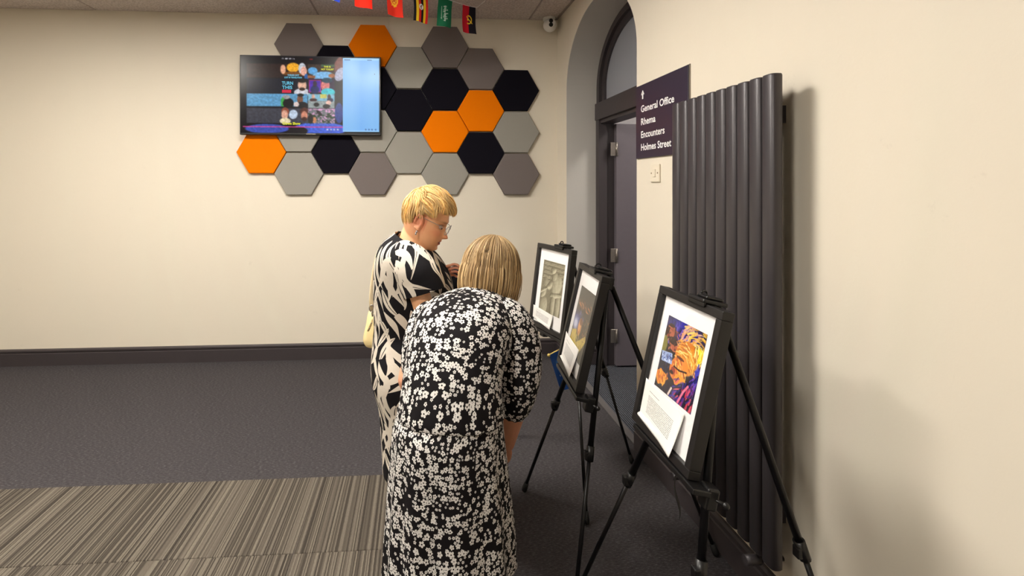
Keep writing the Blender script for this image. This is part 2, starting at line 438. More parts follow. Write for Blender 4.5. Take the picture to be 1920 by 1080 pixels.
# ------------------------------------------------------------------ hexagon acoustic panels
HX, HP, HR = .873, .3125, .2065
def hexpanel(c, z, kind, label, dep=.024):
    x = HX-c*HP
    t = tag(empty('hexagon_panel', (x, YB-.001, z)), label, 'wall panel', 'hexagon felt panels on the end wall')
    k = HR*.18
    vs = []; q = [(math.cos(math.pi/3*i), math.sin(math.pi/3*i)) for i in range(6)]
    for r, y in ((HR, 0), (HR, -dep+.006), (HR-.002, -dep+.002), (HR-.007, -dep)):
        vs += [(a*r, y, b_*r) for a, b_ in q]
    fs = [tuple(range(5, -1, -1)), tuple(range(18, 24))]
    for l in range(3): fs += [(l*6+i, l*6+(i+1) % 6, (l+1)*6+(i+1) % 6, (l+1)*6+i) for i in range(6)]
    me = MB().add(vs, fs).mesh('hexagon_panel')
    # one mesh thing: put mesh on the object itself
    bpy.data.objects.remove(t)
    o = obj('hexagon_panel', me, M[kind]); o.location = (x, YB-.001, z)
    return tag(o, label, 'wall panel', 'hexagon felt panels on the end wall')
hexes = [
 (0, 2.327, 'black', 'black felt hexagon panel at the top of the column nearest the arch'),
 (0, 1.959, 'light', 'light grey felt hexagon in the middle of the column nearest the arch'),
 (0, 1.591, 'dark', 'dark grey felt hexagon at the bottom of the column nearest the arch'),
 (1, 2.511, 'dark', 'dark grey felt hexagon directly above the upper orange one of the touching orange pair'),
 (1, 2.143, 'orange', 'upper right orange felt hexagon of the touching orange pair'),
 (1, 1.775, 'black', 'black felt hexagon directly below the upper orange one of the orange pair'),
 (2, 2.695, 'dark', 'dark grey felt hexagon right below the green flag, highest right of the television'),
 (2, 2.327, 'black', 'black felt hexagon directly above the lower left orange one of the orange pair'),
 (2, 1.959, 'orange', 'lower left orange felt hexagon of the touching orange pair'),
 (2, 1.591, 'light', 'light grey felt hexagon just above the blonde standing woman\'s head'),
 (3, 2.511, 'light', 'light grey felt hexagon touching the top orange panel beside the television'),
 (3, 2.143, 'black', 'black felt hexagon fully visible right beside the television'),
 (3, 1.775, 'light', 'light grey felt hexagon left of the lower orange panel, below the television\'s right corner'),
 (4, 2.695, 'orange', 'orange felt hexagon at the top, half hidden by the television\'s upper right corner'),
 (4, 2.327, 'black', 'black felt hexagon mostly hidden by the television\'s right edge'),
 (4, 1.959, 'light', 'grey felt hexagon mostly hidden by the television\'s lower right corner'),
 (4, 1.591, 'dark', 'dark grey felt hexagon in the bottom row below the television'),
 (5, 2.511, 'black', 'black felt hexagon whose tip peeks out above the television'),
 (5, 1.775, 'black', 'black felt hexagon hanging just below the television'),
 (6, 2.695, 'dark', 'dark grey felt hexagon above the television, furthest from the arch'),
 (6, 1.959, 'light', 'grey felt hexagon showing only a strip under the television'),
 (6, 1.591, 'light', 'light grey felt hexagon in the bottom row, furthest from the arch'),
 (7, 1.775, 'orange', 'orange felt hexagon below the television, furthest from the arch'),
]
for i, (c, z, k, l) in enumerate(hexes): hexpanel(c, z, k, l, .028+.010*((i*7) % 3)/2)

# ------------------------------------------------------------------ television
def at_y(px, py, Y):
    r = FV+(px-CX)/FPX*RV+(CY-py)/FPX*UP
    return Vector((0, 0, EYE))+r*(Y/r.y)
TVY = 4.005
tvr = at_y(714, 107, TVY); tvb = at_y(714, 254, TVY)
TH = tvr.z-tvb.z; TW = TH*1.755; TX1 = tvr.x; TX0 = TX1-TW; TZ0 = tvb.z
tv = tag(empty('television', (TX0+TW/2, TVY+.03, TZ0)), 'large wall-mounted flat television showing video thumbnails and a pale blue panel', 'television')
sub(MB().bbox((TX0, TVY, TZ0), (TX1, TVY+.05, TZ0+TH), .004), 'housing', 'blackplastic', tv)
sub(MB().box((TX0+TW*.3, TVY+.05, TZ0+.15), (TX0+TW*.7, YB, TZ0+TH-.15)), 'wall_bracket', 'blackmetal', tv)
sub(MB().bbox((TX0+TW*.5-.04, TVY-.003, TZ0+.003), (TX0+TW*.5+.04, TVY+.01, TZ0+.012), .002), 'status_badge', 'steel', tv)
cv = Canvas(300, 170, (10, 8, 14))
# coordinates measured on the visible part: image x 528..714 -> u
def U(px): return (px-(714-186*TW/(at_y(714, 107, TVY).x-at_y(528, 105, TVY).x)))/(186*TW/(at_y(714, 107, TVY).x-at_y(528, 105, TVY).x))
def V(py): return (py-107)/147.0
def uvr(x0, y0, x1, y1, col, al=1.0): cv.rect(U(x0), V(y0), U(x1), V(y1), col, al)
def E_(x, y, rx, ry, col, **k): cv.ell(U(x), V(y), rx/258.0, ry/147.0, col, **k)
# background video: speaker in a dark suit, raised hand, blue cloth below
uvr(400, 105, 644, 254, (14, 10, 16))
E_(634, 128, 9, 22, (120, 72, 66), rot=.25); E_(627, 146, 6, 10, (150, 150, 165)); E_(640, 170, 22, 40, (20, 18, 26)); E_(638, 140, 9, 14, (168, 168, 190), rot=.5)
E_(600, 246, 50, 13, (70, 100, 210)); E_(556, 250, 20, 9, (26, 20, 26)); E_(636, 215, 8, 20, (40, 60, 130)); E_(500, 246, 40, 9, (60, 80, 170))
def thumb(x0, y0, x1, y1, col): uvr(x0, y0, x1, y1, col)
thumb(462, 121, 575.5, 148, (40, 24, 22)); E_(549, 128, 12, 9, (240, 170, 40)); E_(549, 140, 20, 4, (120, 70, 20)); E_(566, 130, 7, 11, (190, 196, 205)); E_(569, 135, 6, 9, (226, 168, 150)); E_(574, 146, 4, 6, (30, 90, 160)); E_(530, 132, 5, 9, (222, 164, 130))
thumb(576.5, 121, 627, 148, (60, 46, 38)); E_(586, 134, 9, 7, (90, 160, 215)); E_(605, 144, 20, 8, (120, 180, 226), wob=.6); uvr(576.5, 143, 590, 148, (150, 92, 60)); E_(622, 143, 6, 4, (160, 96, 60)); uvr(602, 121, 627, 126, (60, 90, 60))
thumb(462, 149.5, 576, 177, (18, 20, 34)); E_(566, 176, 15, 8, (205, 205, 214)); E_(566, 162, 8, 11, (216, 170, 146)); E_(566, 153, 8, 4.5, (28, 20, 18)); E_(566, 169.5, 5.5, 3, (50, 32, 26))
thumb(577, 149.5, 627, 177, (34, 14, 50)); uvr(579, 152, 602, 175, (236, 60, 90)); uvr(580, 153, 601, 174, (74, 30, 170)); E_(590, 170, 8, 8, (16, 30, 90)); E_(590, 159, 3.6, 6, (46, 34, 54)); E_(610, 162, 8, 12, (214, 120, 116)); E_(613, 152, 10, 5, (24, 60, 80)); E_(615, 175, 13, 8, (60, 190, 200))
thumb(462, 178.5, 576, 205, (90, 150, 190)); E_(532, 195, 6, 12, (60, 170, 70)); E_(540, 197, 10, 10, (14, 14, 18)); E_(536, 185, 7, 4, (150, 150, 150)); E_(562, 189, 5.5, 9, (120, 78, 56)); E_(563, 181, 6, 3, (20, 16, 16)); E_(566, 202, 12, 8, (18, 18, 22)); E_(555, 199, 5, 5, (226, 206, 200)); uvr(462, 203, 576, 206, (20, 18, 22))
thumb(577, 178.5, 627, 206, (120, 176, 200)); uvr(577, 192, 627, 206, (140, 150, 150)); E_(587, 184, 3, 5, (222, 172, 150)); E_(587, 190, 7, 3, (60, 36, 40)); E_(617, 184, 3, 5, (70, 46, 42)); E_(619, 190, 6, 4, (26, 34, 70)); E_(616, 195, 5, 4.5, (224, 180, 166)); E_(612, 202, 7, 4, (24, 22, 26)); E_(593, 199, 5, 4, (20, 18, 20)); uvr(600, 179, 612, 187, (196, 190, 90))
thumb(462, 207, 577, 235, (60, 60, 70)); E_(550, 218, 9, 10, (190, 206, 226), wob=.5); E_(534, 213, 7, 8, (140, 70, 50)); E_(533, 219, 6, 9, (222, 164, 140)); E_(534, 231, 10, 6, (226, 210, 170)); E_(570, 212, 8, 7, (84, 44, 34)); E_(570, 221, 6, 9, (208, 136, 110)); E_(570, 227, 5, 4, (70, 40, 34))
thumb(577.5, 207, 628, 235, (110, 110, 116)); cv.put((vnoise(cv.u*90, cv.v*60, 5) > .55)*((cv.u > U(577.5)) & (cv.u < U(628)) & (cv.v > V(207)) & (cv.v < V(235))), (206, 150, 190)); cv.put((vnoise(cv.u*70, cv.v*60, 9) > .62)*((cv.u > U(577.5)) & (cv.u < U(628)) & (cv.v > V(214)) & (cv.v < V(235))), (40, 60, 40)); E_(589, 229, 4, 6, (196, 130, 90)); E_(582, 227, 5, 9, (40, 32, 30)); E_(598, 215, 7, 3, (30, 22, 30), rot=.8)
uvr(455, 241.5, 644, 243, (226, 70, 150))
for x in (614, 620.5, 627, 633.5): E_(x, 247, 1.6, 1.6, (220, 224, 240))
cv.put(((cv.u > U(528)) & (cv.u < U(552)) & (cv.v > V(110)) & (cv.v < V(113)))*(vnoise(cv.u*400, cv.v*60, 2) > .45), (226, 226, 230)); uvr(580, 111, 586, 113, (150, 30, 40))
nz_ = vnoise(cv.u*110, cv.v*70, 21)*.6+vnoise(cv.u*220, cv.v*130, 22)*.4; cv.c *= (.78+.44*nz_)[..., None]
ck = cv.c.copy()
for ax_ in (0, 1): ck = (np.roll(ck, 1, ax_)+2*ck+np.roll(ck, -1, ax_))/4
cv.c = ck
# pale blue chat panel
bm_ = ((cv.u >= U(643)) & (cv.u <= U(713)) & (cv.v >= V(108)) & (cv.v <= V(251))).astype(float)
cv.put(bm_, (128, 186, 240)); cv.put(bm_*np.clip(1-np.abs(cv.u-U(679))*14, 0, 1), (118, 178, 240)); uvr(643, 108, 713, 113, (150, 204, 244)); uvr(643, 248, 713, 251, (146, 200, 244))
cv.put(((cv.u > U(646)) & (cv.u < U(657)) & (cv.v > V(110.5)) & (cv.v < V(112.3))).astype(float), (40, 70, 120), .8); uvr(690, 110.5, 699, 112.3, (60, 90, 140), .7)
for x in (687, 693, 699, 706): E_(x, 246.5, 1.8, 1.8, (88, 132, 190))
E_(704, 139, .9, .9, (40, 60, 90))
Ux, Vz = np.meshgrid(np.linspace(TX0+.008, TX1-.008, 300), np.linspace(TZ0+TH-.008, TZ0+.016, 170))
Pg = np.stack([Ux, np.full_like(Ux, TVY-.0012), Vz], -1)
scr = painted('screen', Pg, cv.c, M['screen']); scr.parent = tv; scr.location = -Vector(tv.location)

def text_mesh(txt, size, bold=0.0, sx=1.0):
    cu = bpy.data.curves.new('text', 'FONT'); cu.body = txt; cu.size = size; cu.offset = bold; cu.resolution_u = 3
    to = bpy.data.objects.new('text', cu); COL.objects.link(to)
    dg = bpy.context.evaluated_depsgraph_get(); me = bpy.data.meshes.new_from_object(to.evaluated_get(dg))
    bpy.data.objects.remove(to); bpy.data.curves.remove(cu)
    for v in me.vertices: v.co.x *= sx
    return me
def put_text(txt, size, origin, xd, yd, mat, parent, name='lettering', bold=0.0, sx=1.0, width=None):
    me = text_mesh(txt, size, bold, sx); xd = Vector(xd); yd = Vector(yd); o0 = Vector(origin)
    if width:
        mx = max(v.co.x for v in me.vertices); k = width/mx
        for v in me.vertices: v.co.x *= k
    for v in me.vertices: v.co = o0+xd*v.co.x+yd*v.co.y
    L = Vector((0, 0, 0)); p = parent
    while p is not None: L += Vector(p.matrix_basis.translation); p = p.parent
    o = obj(name, me, mat, parent); o.location = -L
    return o
M['e_white'] = emis('screen_text_white', .95, (1, 1, 1, 1)); M['e_cyan'] = emis('screen_text_cyan', .9, tuple(lin((110, 205, 235)))+(1,)); M['e_yel'] = emis('screen_text_yellow', .95, tuple(lin((235, 235, 60)))+(1,))
M['e_red'] = emis('screen_badge_red', .9, tuple(lin((214, 40, 70)))+(1,))
def tvt(txt, px, py, hpx, wpx, mat, bold=0.0):
    p = at_y(px, py, TVY-.0025); q = at_y(px+wpx, py, TVY-.0025)
    put_text(txt, hpx*1.38*(TVY)/FPX, p, (1, 0, 0), (0, 0, 1), M[mat], tv, 'screen_lettering', bold, width=q.x-p.x)
tvt('TURN', 528.5, 158.5, 6, 21, 'e_cyan', .001); tvt('THIS', 529, 166.5, 6, 19, 'e_cyan', .001)
sub(MB().bbox((at_y(529, 174, TVY).x, TVY-.0026, at_y(529, 174, TVY).z), (at_y(546, 168.5, TVY).x, TVY-.0016, at_y(546, 168.5, TVY).z), .0004, seg=1), 'screen_badge', 'e_red', tv)
tvt('OFF', 531.5, 172.8, 3, 7, 'e_white', .0005)
tvt('Clown Show', 529.5, 233.5, 4.6, 34, 'e_yel', .001)
tvt('LOST IN TRANSLATION', 533, 146.5, 3, 33, 'e_cyan', .0006); tvt('THINGS GOT', 539, 142.2, 3, 22, 'e_cyan', .0006)
tvt('THIS IS', 607, 126.5, 3, 13, 'e_yel', .0006); tvt('NOT YOGURT', 602, 131.5, 3.2, 24, 'e_yel', .0006)

# ------------------------------------------------------------------ security camera in the ceiling corner
cp = at_y(1030, 49, 4.02)
sc = tag(empty('security_camera', (cp.x, 4.02, ZC)), 'white dome security camera with two dark lenses in the ceiling corner', 'camera')
sub(MB().tube([(cp.x, 4.03, ZC-.001), (cp.x, 4.03, ZC-.02), (cp.x, 4.028, cp.z+.045)], [.052, .052, .046], 24), 'base', 'white', sc)
sub(MB().ellipsoid((cp.x, 4.0, cp.z), (.058, .055, .058), n=28, m=18), 'ball', 'white', sc)
b = MB(); b.tube([(cp.x-.003, 3.962, cp.z+.004), (cp.x-.006, 3.944, cp.z+.004)], [.040, .034], 24); sub(b, 'face_ring', 'white', sc)
for dz in (.021, -.013): sub(MB().ellipsoid((cp.x-.007, 3.944, cp.z+dz), (.0185, .008, .0185), n=18, m=10), 'lens', 'blackplastic', sc)

# ------------------------------------------------------------------ wall sign
sg = tag(empty('wall_sign', (XW-.004, 2.33, 1.645)), 'dark plum direction sign with white lettering and an upward arrow beside the arch', 'sign')
sub(MB().bbox((XW-.010, 2.075, 1.645), (XW, 2.585, 2.05), .0015, seg=1), 'board', 'sign', sg)
sub(MB().box((XW-.006, 2.068, 1.648), (XW, 2.076, 2.052)), 'edge_trim', 'steel', sg)
def at_x(px, py, X):
    r = FV+(px-CX)/FPX*RV+(CY-py)/FPX*UP
    return Vector((0, 0, EYE))+r*(X/r.x)
def sgt(txt, px0, py0, px1, capz):
    p = at_x(px0, py0, XW-.0115); q = at_x(px1, py0, XW-.0115)
    put_text(txt, capz, p, (0, -1, 0), (0, 0, 1), M['whiteink'], sg, 'lettering', .0009, width=p.y-q.y)
sgt('General Office', 1201.5, 211, 1264, .052)
sgt('Rhema', 1201.5, 235, 1229, .052)
sgt('Encounters', 1201.5, 259, 1246, .052)
sgt('Holmes Street', 1201.5, 282.5, 1258.5, .052)
p = at_x(1205, 178, XW-.0115); b = MB()
b.prism([(p.y+.006, p.z-.022), (p.y-.006, p.z-.022), (p.y-.006, p.z+.008), (p.y+.006, p.z+.008)], 'x', p.x-.0005, p.x+.0005)
b.prism([(p.y+.017, p.z+.004), (p.y, p.z+.026), (p.y-.017, p.z+.004), (p.y-.012, p.z-.001), (p.y, p.z+.014), (p.y+.012, p.z-.001)], 'x', p.x-.0005, p.x+.0005)
sub(b, 'arrow', 'whiteink', sg)

# ------------------------------------------------------------------ light switch
sw = tag(empty('light_switch', (XW, 2.38, 1.515)), 'cream plastic light switch on the wall under the sign', 'switch')
sub(MB().bbox((XW-.010, 2.332, 1.513), (XW, 2.424, 1.606), .003), 'plate', 'cream_plastic', sw)
sub(MB().bbox((XW-.015, 2.366, 1.540), (XW-.008, 2.390, 1.580), .002), 'rocker', 'cream_plastic', sw)
for y in (2.346, 2.410): sub(MB().tube([(XW-.009, y, 1.56), (XW-.0115, y, 1.56)], .004, 8), 'screw', 'brass', sw)

# ------------------------------------------------------------------ tall radiator
RX, RZ0, RZ1 = 1.155, .262, 1.858
rd = tag(empty('radiator', (RX, 1.75, RZ0)), 'tall anthracite radiator of upright oval tubes on the wall', 'radiator')
tubeme = None
for i in range(10):
    y = 2.002-.0605*i
    if tubeme is None:
        b = MB(); n = 20
        def prof(r): return [(math.copysign(abs(math.cos(2*math.pi*k/n))**.75, math.cos(2*math.pi*k/n))*.021*r, math.copysign(abs(math.sin(2*math.pi*k/n))**.6, math.sin(2*math.pi*k/n))*.0285*r) for k in range(n)]
        vs = []; lv = [(0, .9), (.004, 1), (RZ1-RZ0-.006, 1), (RZ1-RZ0-.001, .93), (RZ1-RZ0, .8)]
        for z, r in lv: vs += [(a, c, z) for a, c in prof(r)]
        fs = [tuple(range(n-1, -1, -1)), tuple(range(4*n, 5*n))]
        for l in range(4): fs += [(l*n+k, l*n+(k+1) % n, (l+1)*n+(k+1) % n, (l+1)*n+k) for k in range(n)]
        b.add(vs, fs, smooth=True); b.sm[0] = b.sm[1] = False
        tubeme = b.mesh('tube'); tubeme.materials.append(M['rad'])
    o = bpy.data.objects.new('tube', tubeme); COL.objects.link(o); o.parent = rd; o.location = (0, y-1.75, 0)
for z in (RZ0+.06, RZ1-.06): sub(MB().tube([(RX+.030, 2.05, z), (RX+.030, 1.475, z)], .017, 12), 'header_pipe', 'rad', rd)
for y in (1.98, 1.53):
    for z in (RZ0+.12, RZ1-.12): sub(MB().box((RX+.03, y-.015, z-.03), (XW, y+.015, z+.03)), 'wall_bracket', 'rad', rd)
for y in (1.99, 1.53):
    b = MB(); b.tube([(RX+.01, y, RZ0+.01), (RX+.01, y, RZ0-.045)], .010, 10); b.tube([(RX+.01, y, RZ0-.04), (XW, y, RZ0-.04)], .009, 10); b.tube([(RX+.01, y, RZ0-.04), (RX-.04, y, RZ0-.04)], .016, 10)
    sub(b, 'valve', 'rad', rd)

# ------------------------------------------------------------------ flag bunting
bn = tag(empty('bunting', (.42, 3.64, 2.87)), 'string of small national flags hanging along the ceiling', 'bunting')
FL, FW = .212, .122
p_end = Vector((.465, 3.62, 2.872)); p_sta = Vector((-1.285, 2.62, 2.90))
sd = (p_sta-p_end).normalized()
def flagcanvas(kind):
    c = Canvas(48, 72, (200, 20, 30))     # flag hangs by its hoist: the fly points down
    if kind == 'red': c.c[:] = np.array((236, 42, 24))/255.0; c.ell(.3, .16, .10, .07, (250, 210, 40))
    if kind == 'sun':
        c.c[:] = np.array((226, 50, 34))/255.0; c.ell(.5, .5, .27, .18, (250, 190, 50), wob=.35); c.ell(.5, .5, .17, .113, (226, 90, 34)); c.ell(.5, .5, .13, .087, (246, 190, 60)); c.line([(.4, .46), (.6, .54)], .02, (200, 60, 30)); c.line([(.4, .54), (.6, .46)], .02, (200, 60, 30))
    if kind == 'six':
        for i, k in enumerate([(24, 20, 24), (240, 196, 40), (206, 40, 40), (24, 20, 24), (240, 196, 40), (206, 40, 40)]): c.rect(i/6, 0, (i+1)/6, 1, k)
        c.ell(.5, .5, .15, .10, (244, 240, 236)); c.line([(.54, .45), (.47, .5), (.5, .56)], .03, (60, 50, 50)); c.line([(.42, .48), (.5, .5)], .02, (200, 40, 40))
    if kind == 'green':
        c.c[:] = np.array((28, 106, 72))/255.0
        for v in np.linspace(.24, .76, 9): c.line([(.62+.1*math.sin(v*40), v), (.42-.04*math.cos(v*31), v+.03)], .018, (214, 230, 220)); c.line([(.50, v), (.50, v+.04)], .014, (214, 230, 220))
        c.line([(.27, .28), (.27, .74)], .012, (190, 214, 200)); c.line([(.24, .7), (.30, .7)], .012, (190, 214, 200))
    if kind == 'halves':
        c.rect(0, 0, .5, 1, (196, 26, 44)); c.rect(.5, 0, 1, 1, (26, 22, 30))
        c.line([(.5+.2*math.cos(t), .5+.14*math.sin(t)) for t in np.linspace(-1.9, 1.9, 12)], .03, (240, 200, 50)); c.line([(.36, .40), (.74, .62)], .025, (240, 200, 50)); c.ell(.46, .5, .05, .035, (240, 200, 50))
    if kind == 'tri': c.rect(0, 0, .36, 1, (220, 40, 50)); c.rect(.36, 0, .64, 1, (238, 238, 240)); c.rect(.64, 0, 1, 1, (50, 76, 200))
    return c.c
b = MB(); b.tube([p_end-sd*.09+Vector((0, 0, .078))]+[p_end+sd*t-UP*.004*math.sin(t*14) for t in np.linspace(0, 2.0, 40)], .0018, 5); sub(b, 'cord', 'whiteink', bn)
kinds = [('halves', 'red and black halved flag with a yellow emblem'), ('green', 'green flag with white script'), ('six', 'black, yellow and red striped flag with a white disc'),
         ('sun', 'red flag with a yellow sun'), ('red', 'plain red flag'), ('tri', 'white and blue flag'), ]
for i, (k, lab) in enumerate(kinds):
    s0 = .010+i*.216; nx, nz = 48, 72
    uu, vv = np.meshgrid(np.linspace(0, 1, nx), np.linspace(0, 1, nz))
    ph = i*1.7; bulge = .010*np.sin(uu*5+ph)*vv+.012*np.sin(vv*3.5+ph)*vv
    base = np.array(p_end+sd*(s0+FW)); nd = np.array(sd.cross(UP).normalized()); drop = FL*(1+.0*uu)
    P = base+uu[..., None]*np.array(-sd*FW)+(-vv*drop)[..., None]*np.array((0, 0, 1))+bulge[..., None]*nd+(vv*.02*math.sin(ph))[..., None]*np.array(sd)
    o = painted('flag', P, flagcanvas(k), M['flag']); o.parent = bn; o.location = -Vector(bn.location); o['label'] = lab

# ------------------------------------------------------------------ pictures
def pic_relief():
    c = Canvas(110, 160, (150, 144, 118)); u, v = c.u, c.v
    h = np.zeros_like(u)
    def add(d, a): 
        nonlocal h; h = np.maximum(h, a*np.clip(d, 0, 1))
    def el(cx, cy, rx, ry, a, rot=0):
        cs, sn = math.cos(rot), math.sin(rot); X = ((u-cx)*cs+(v-cy)*c.asp*sn)/rx; Y = (-(u-cx)*sn+(v-cy)*c.asp*cs)/(ry*c.asp)
        nonlocal h; d = np.sqrt(np.clip(1-X*X-Y*Y, 0, 1)); h = np.maximum(h, a*d)
    for k in range(5):
        y0 = .03+k*.085; h += .10*((np.abs(v-y0-.02) < .02) & (u > .05) & (u < .98)); h += .08*((np.abs(v-y0) < .01)*(np.abs((u*3+k*.4) % 1-.5) < .35))
    h += .12*((u > .04) & (u < .36) & (v > .28) & (v < .34)); el(.2, .40, .12, .10, .25); el(.2, .40, .08, .07, .32)
    el(.53, .17, .11, .075, .8); el(.50, .15, .10, .05, .7)                                       # bowed head
    el(.70, .42, .24, .22, .85, .25); el(.62, .30, .15, .13, .8); el(.45, .45, .10, .12, .75, .7); el(.36, .50, .09, .045, .9, .2)   # jacket and arm
    el(.72, .62, .26, .06, .8, -.15); el(.62, .82, .11, .26, .75); el(.83, .82, .12, .26, .7)                # belt, legs
    el(.14, .66, .10, .13, .7, .6); el(.18, .88, .20, .2, .75); el(.12, .60, .20, .04, .8, -.5)       # kneeling figure
    h += .04*vnoise(u*26, v*40, 4)+.03*np.sin(u*30-v*22+6*vnoise(u*4, v*6, 2))*(h > .45)
    gx = np.gradient(h, axis=1)*110; gy = np.gradient(h, axis=0)*160
    s = np.clip(.40-np.clip(.045*gx+.028*gy, -.28, .28)+.40*np.clip(h-.25, -.2, .8), .10, .95)
    s = s[..., None]; c.c = (1-s)*np.array((66, 60, 42))/255+s*np.array((216, 210, 184))/255
    return c.c
def strokes(c, n, box, pal, seed, L=.06, wd=.012, ang=None, al=.8):
    r = random.Random(seed); x0, y0, x1, y1 = box
    for _ in range(n):
        x = r.uniform(x0, x1); y = r.uniform(y0, y1); a = ang(x, y) if ang else r.uniform(0, 6.28); a += r.uniform(-.4, .4); l = L*r.uniform(.5, 1.3)
        c.line([(x-l*math.cos(a)/2, y-l*math.sin(a)/2/c.asp), (x+l*math.cos(a)/2, y+l*math.sin(a)/2/c.asp)], wd*r.uniform(.5, 1.3), r.choice(pal), al)
def pic_stage():
    c = Canvas(90, 150, (30, 26, 30))
    strokes(c, 60, (0, 0, 1, .5), [(44, 38, 44), (70, 48, 36), (24, 22, 30), (60, 56, 70)], 3)
    strokes(c, 22, (.1, .2, .95, .30), [(196, 110, 60), (150, 80, 46), (226, 150, 90)], 5, .16, .012, lambda x, y: .35)
    c.ell(.2, .52, .3, .14, (64, 70, 150), soft=.8, al=.8); c.ell(.16, .56, .14, .08, (226, 230, 250), soft=1, al=.9)
    strokes(c, 26, (.1, .34, .6, .5), [(90, 96, 180), (50, 56, 130), (130, 130, 200)], 6)
    c.ell(.62, .64, .17, .17, (34, 24, 22)); c.ell(.46, .56, .11, .13, (196, 124, 60)); c.ell(.44, .54, .07, .09, (226, 160, 90)); c.ell(.5, .48, .10, .05, (120, 70, 40))
    c.poly([(.05, .68), (.3, .62), (.42, .80), (.9, .60), (.98, .66), (.7, .92), (.3, 1), (0, .95)], (196, 170, 60))
    strokes(c, 55, (.05, .66, .8, .95), [(230, 206, 90), (160, 130, 40), (206, 186, 110), (110, 84, 30)], 8, .1, .014, lambda x, y: 1.2)
    strokes(c, 22, (.7, .4, 1, .7), [(206, 120, 50), (110, 60, 40), (180, 150, 90)], 9)
    return c.c
def pic_singer():
    c = Canvas(130, 190, (34, 26, 30))
    c.ell(.45, .10, .5, .14, (30, 34, 120), soft=.6); strokes(c, 60, (.1, 0, .6, .34), [(34, 36, 150), (60, 50, 170), (24, 22, 70), (120, 90, 190), (80, 70, 200)], 3, .12, .016, lambda x, y: .8+3*x)
    swirl = lambda x, y: math.atan2((y-.30)*1.4, x-.86)+1.6
    strokes(c, 170, (.45, .0, 1, .55), [(246, 206, 60), (240, 180, 90), (226, 160, 130), (250, 224, 120), (190, 140, 170), (230, 190, 150), (206, 150, 40)], 4, .13, .015, swirl)
    c.ell(.93, .30, .12, .09, (240, 210, 40), soft=.6); strokes(c, 30, (.8, .2, 1, .42), [(250, 230, 60), (226, 180, 20), (254, 240, 140)], 12, .1, .013, swirl)
    strokes(c, 60, (.82, .42, 1, 1), [(30, 40, 170), (50, 60, 200), (20, 24, 90), (120, 80, 200)], 5, .14, .015, lambda x, y: 1.9)
    c.ell(.14, .20, .13, .11, (52, 28, 24)); c.ell(.18, .2, .08, .08, (170, 90, 66), wob=.6); c.ell(.30, .36, .13, .08, (170, 84, 58), wob=.7); c.ell(.26, .30, .14, .05, (46, 26, 24)); strokes(c, 40, (.06, .12, .4, .44), [(206, 120, 90), (90, 40, 34), (40, 22, 22), (130, 60, 46)], 6, .05, .012)
    c.ell(.04, .4, .08, .12, (120, 116, 50)); c.rect(0, .5, .3, 1, (26, 24, 40)); strokes(c, 30, (0, .6, .4, .78), [(30, 34, 80), (60, 60, 110), (20, 18, 30)], 15, .1, .014, lambda x, y: 1.5)
    # hair, face, hand, coat
    c.ell(.64, .42, .27, .22, (206, 120, 30), rot=.2); strokes(c, 130, (.42, .24, .9, .55), [(250, 206, 110), (226, 150, 40), (255, 226, 150), (180, 96, 26), (240, 180, 80)], 7, .15, .011, lambda x, y: -.6+2.1*(x-.4)/.5)
    c.ell(.50, .60, .19, .17, (214, 120, 40), rot=.4); c.ell(.60, .55, .15, .12, (226, 136, 40)); strokes(c, 70, (.36, .48, .74, .76), [(246, 170, 60), (196, 84, 34), (250, 196, 110), (150, 60, 30), (230, 120, 80)], 8, .07, .013, lambda x, y: 1.2)
    c.line([(.40, .60), (.55, .61), (.72, .58)], .016, (40, 20, 26)); c.ell(.52, .46, .10, .02, (90, 40, 20), rot=.1); c.ell(.40, .66, .06, .05, (150, 50, 40)); c.ell(.37, .69, .05, .025, (40, 16, 20))
    c.ell(.62, .74, .14, .08, (226, 150, 40), wob=.6)
    c.poly([(.02, .50), (.30, .46), (.34, .60), (.05, .63)], (150, 170, 214)); strokes(c, 16, (.06, .5, .3, .6), [(60, 90, 170), (220, 230, 246), (40, 50, 110)], 9, .07, .012)
    c.ell(.15, .84, .15, .10, (226, 140, 40), wob=.5); strokes(c, 30, (.03, .76, .28, .92), [(250, 180, 70), (196, 90, 30), (150, 60, 26)], 10, .08, .012, lambda x, y: 1.4)
    c.poly([(.30, .84), (.55, .80), (.72, .70), (1, .72), (1, 1), (.2, 1), (.22, .94)], (28, 24, 44)); strokes(c, 80, (.5, .72, 1, 1), [(60, 50, 170), (206, 50, 80), (120, 50, 150), (40, 40, 120), (230, 90, 110), (30, 26, 60)], 11, .13, .014, lambda x, y: 1.9 if x > .7 else 2.3)
    c.line([(.66, .98), (.74, .82), (.82, .72)], .02, (230, 120, 150)); c.line([(.40, .98), (.45, .88)], .02, (220, 200, 190))
    return c.c
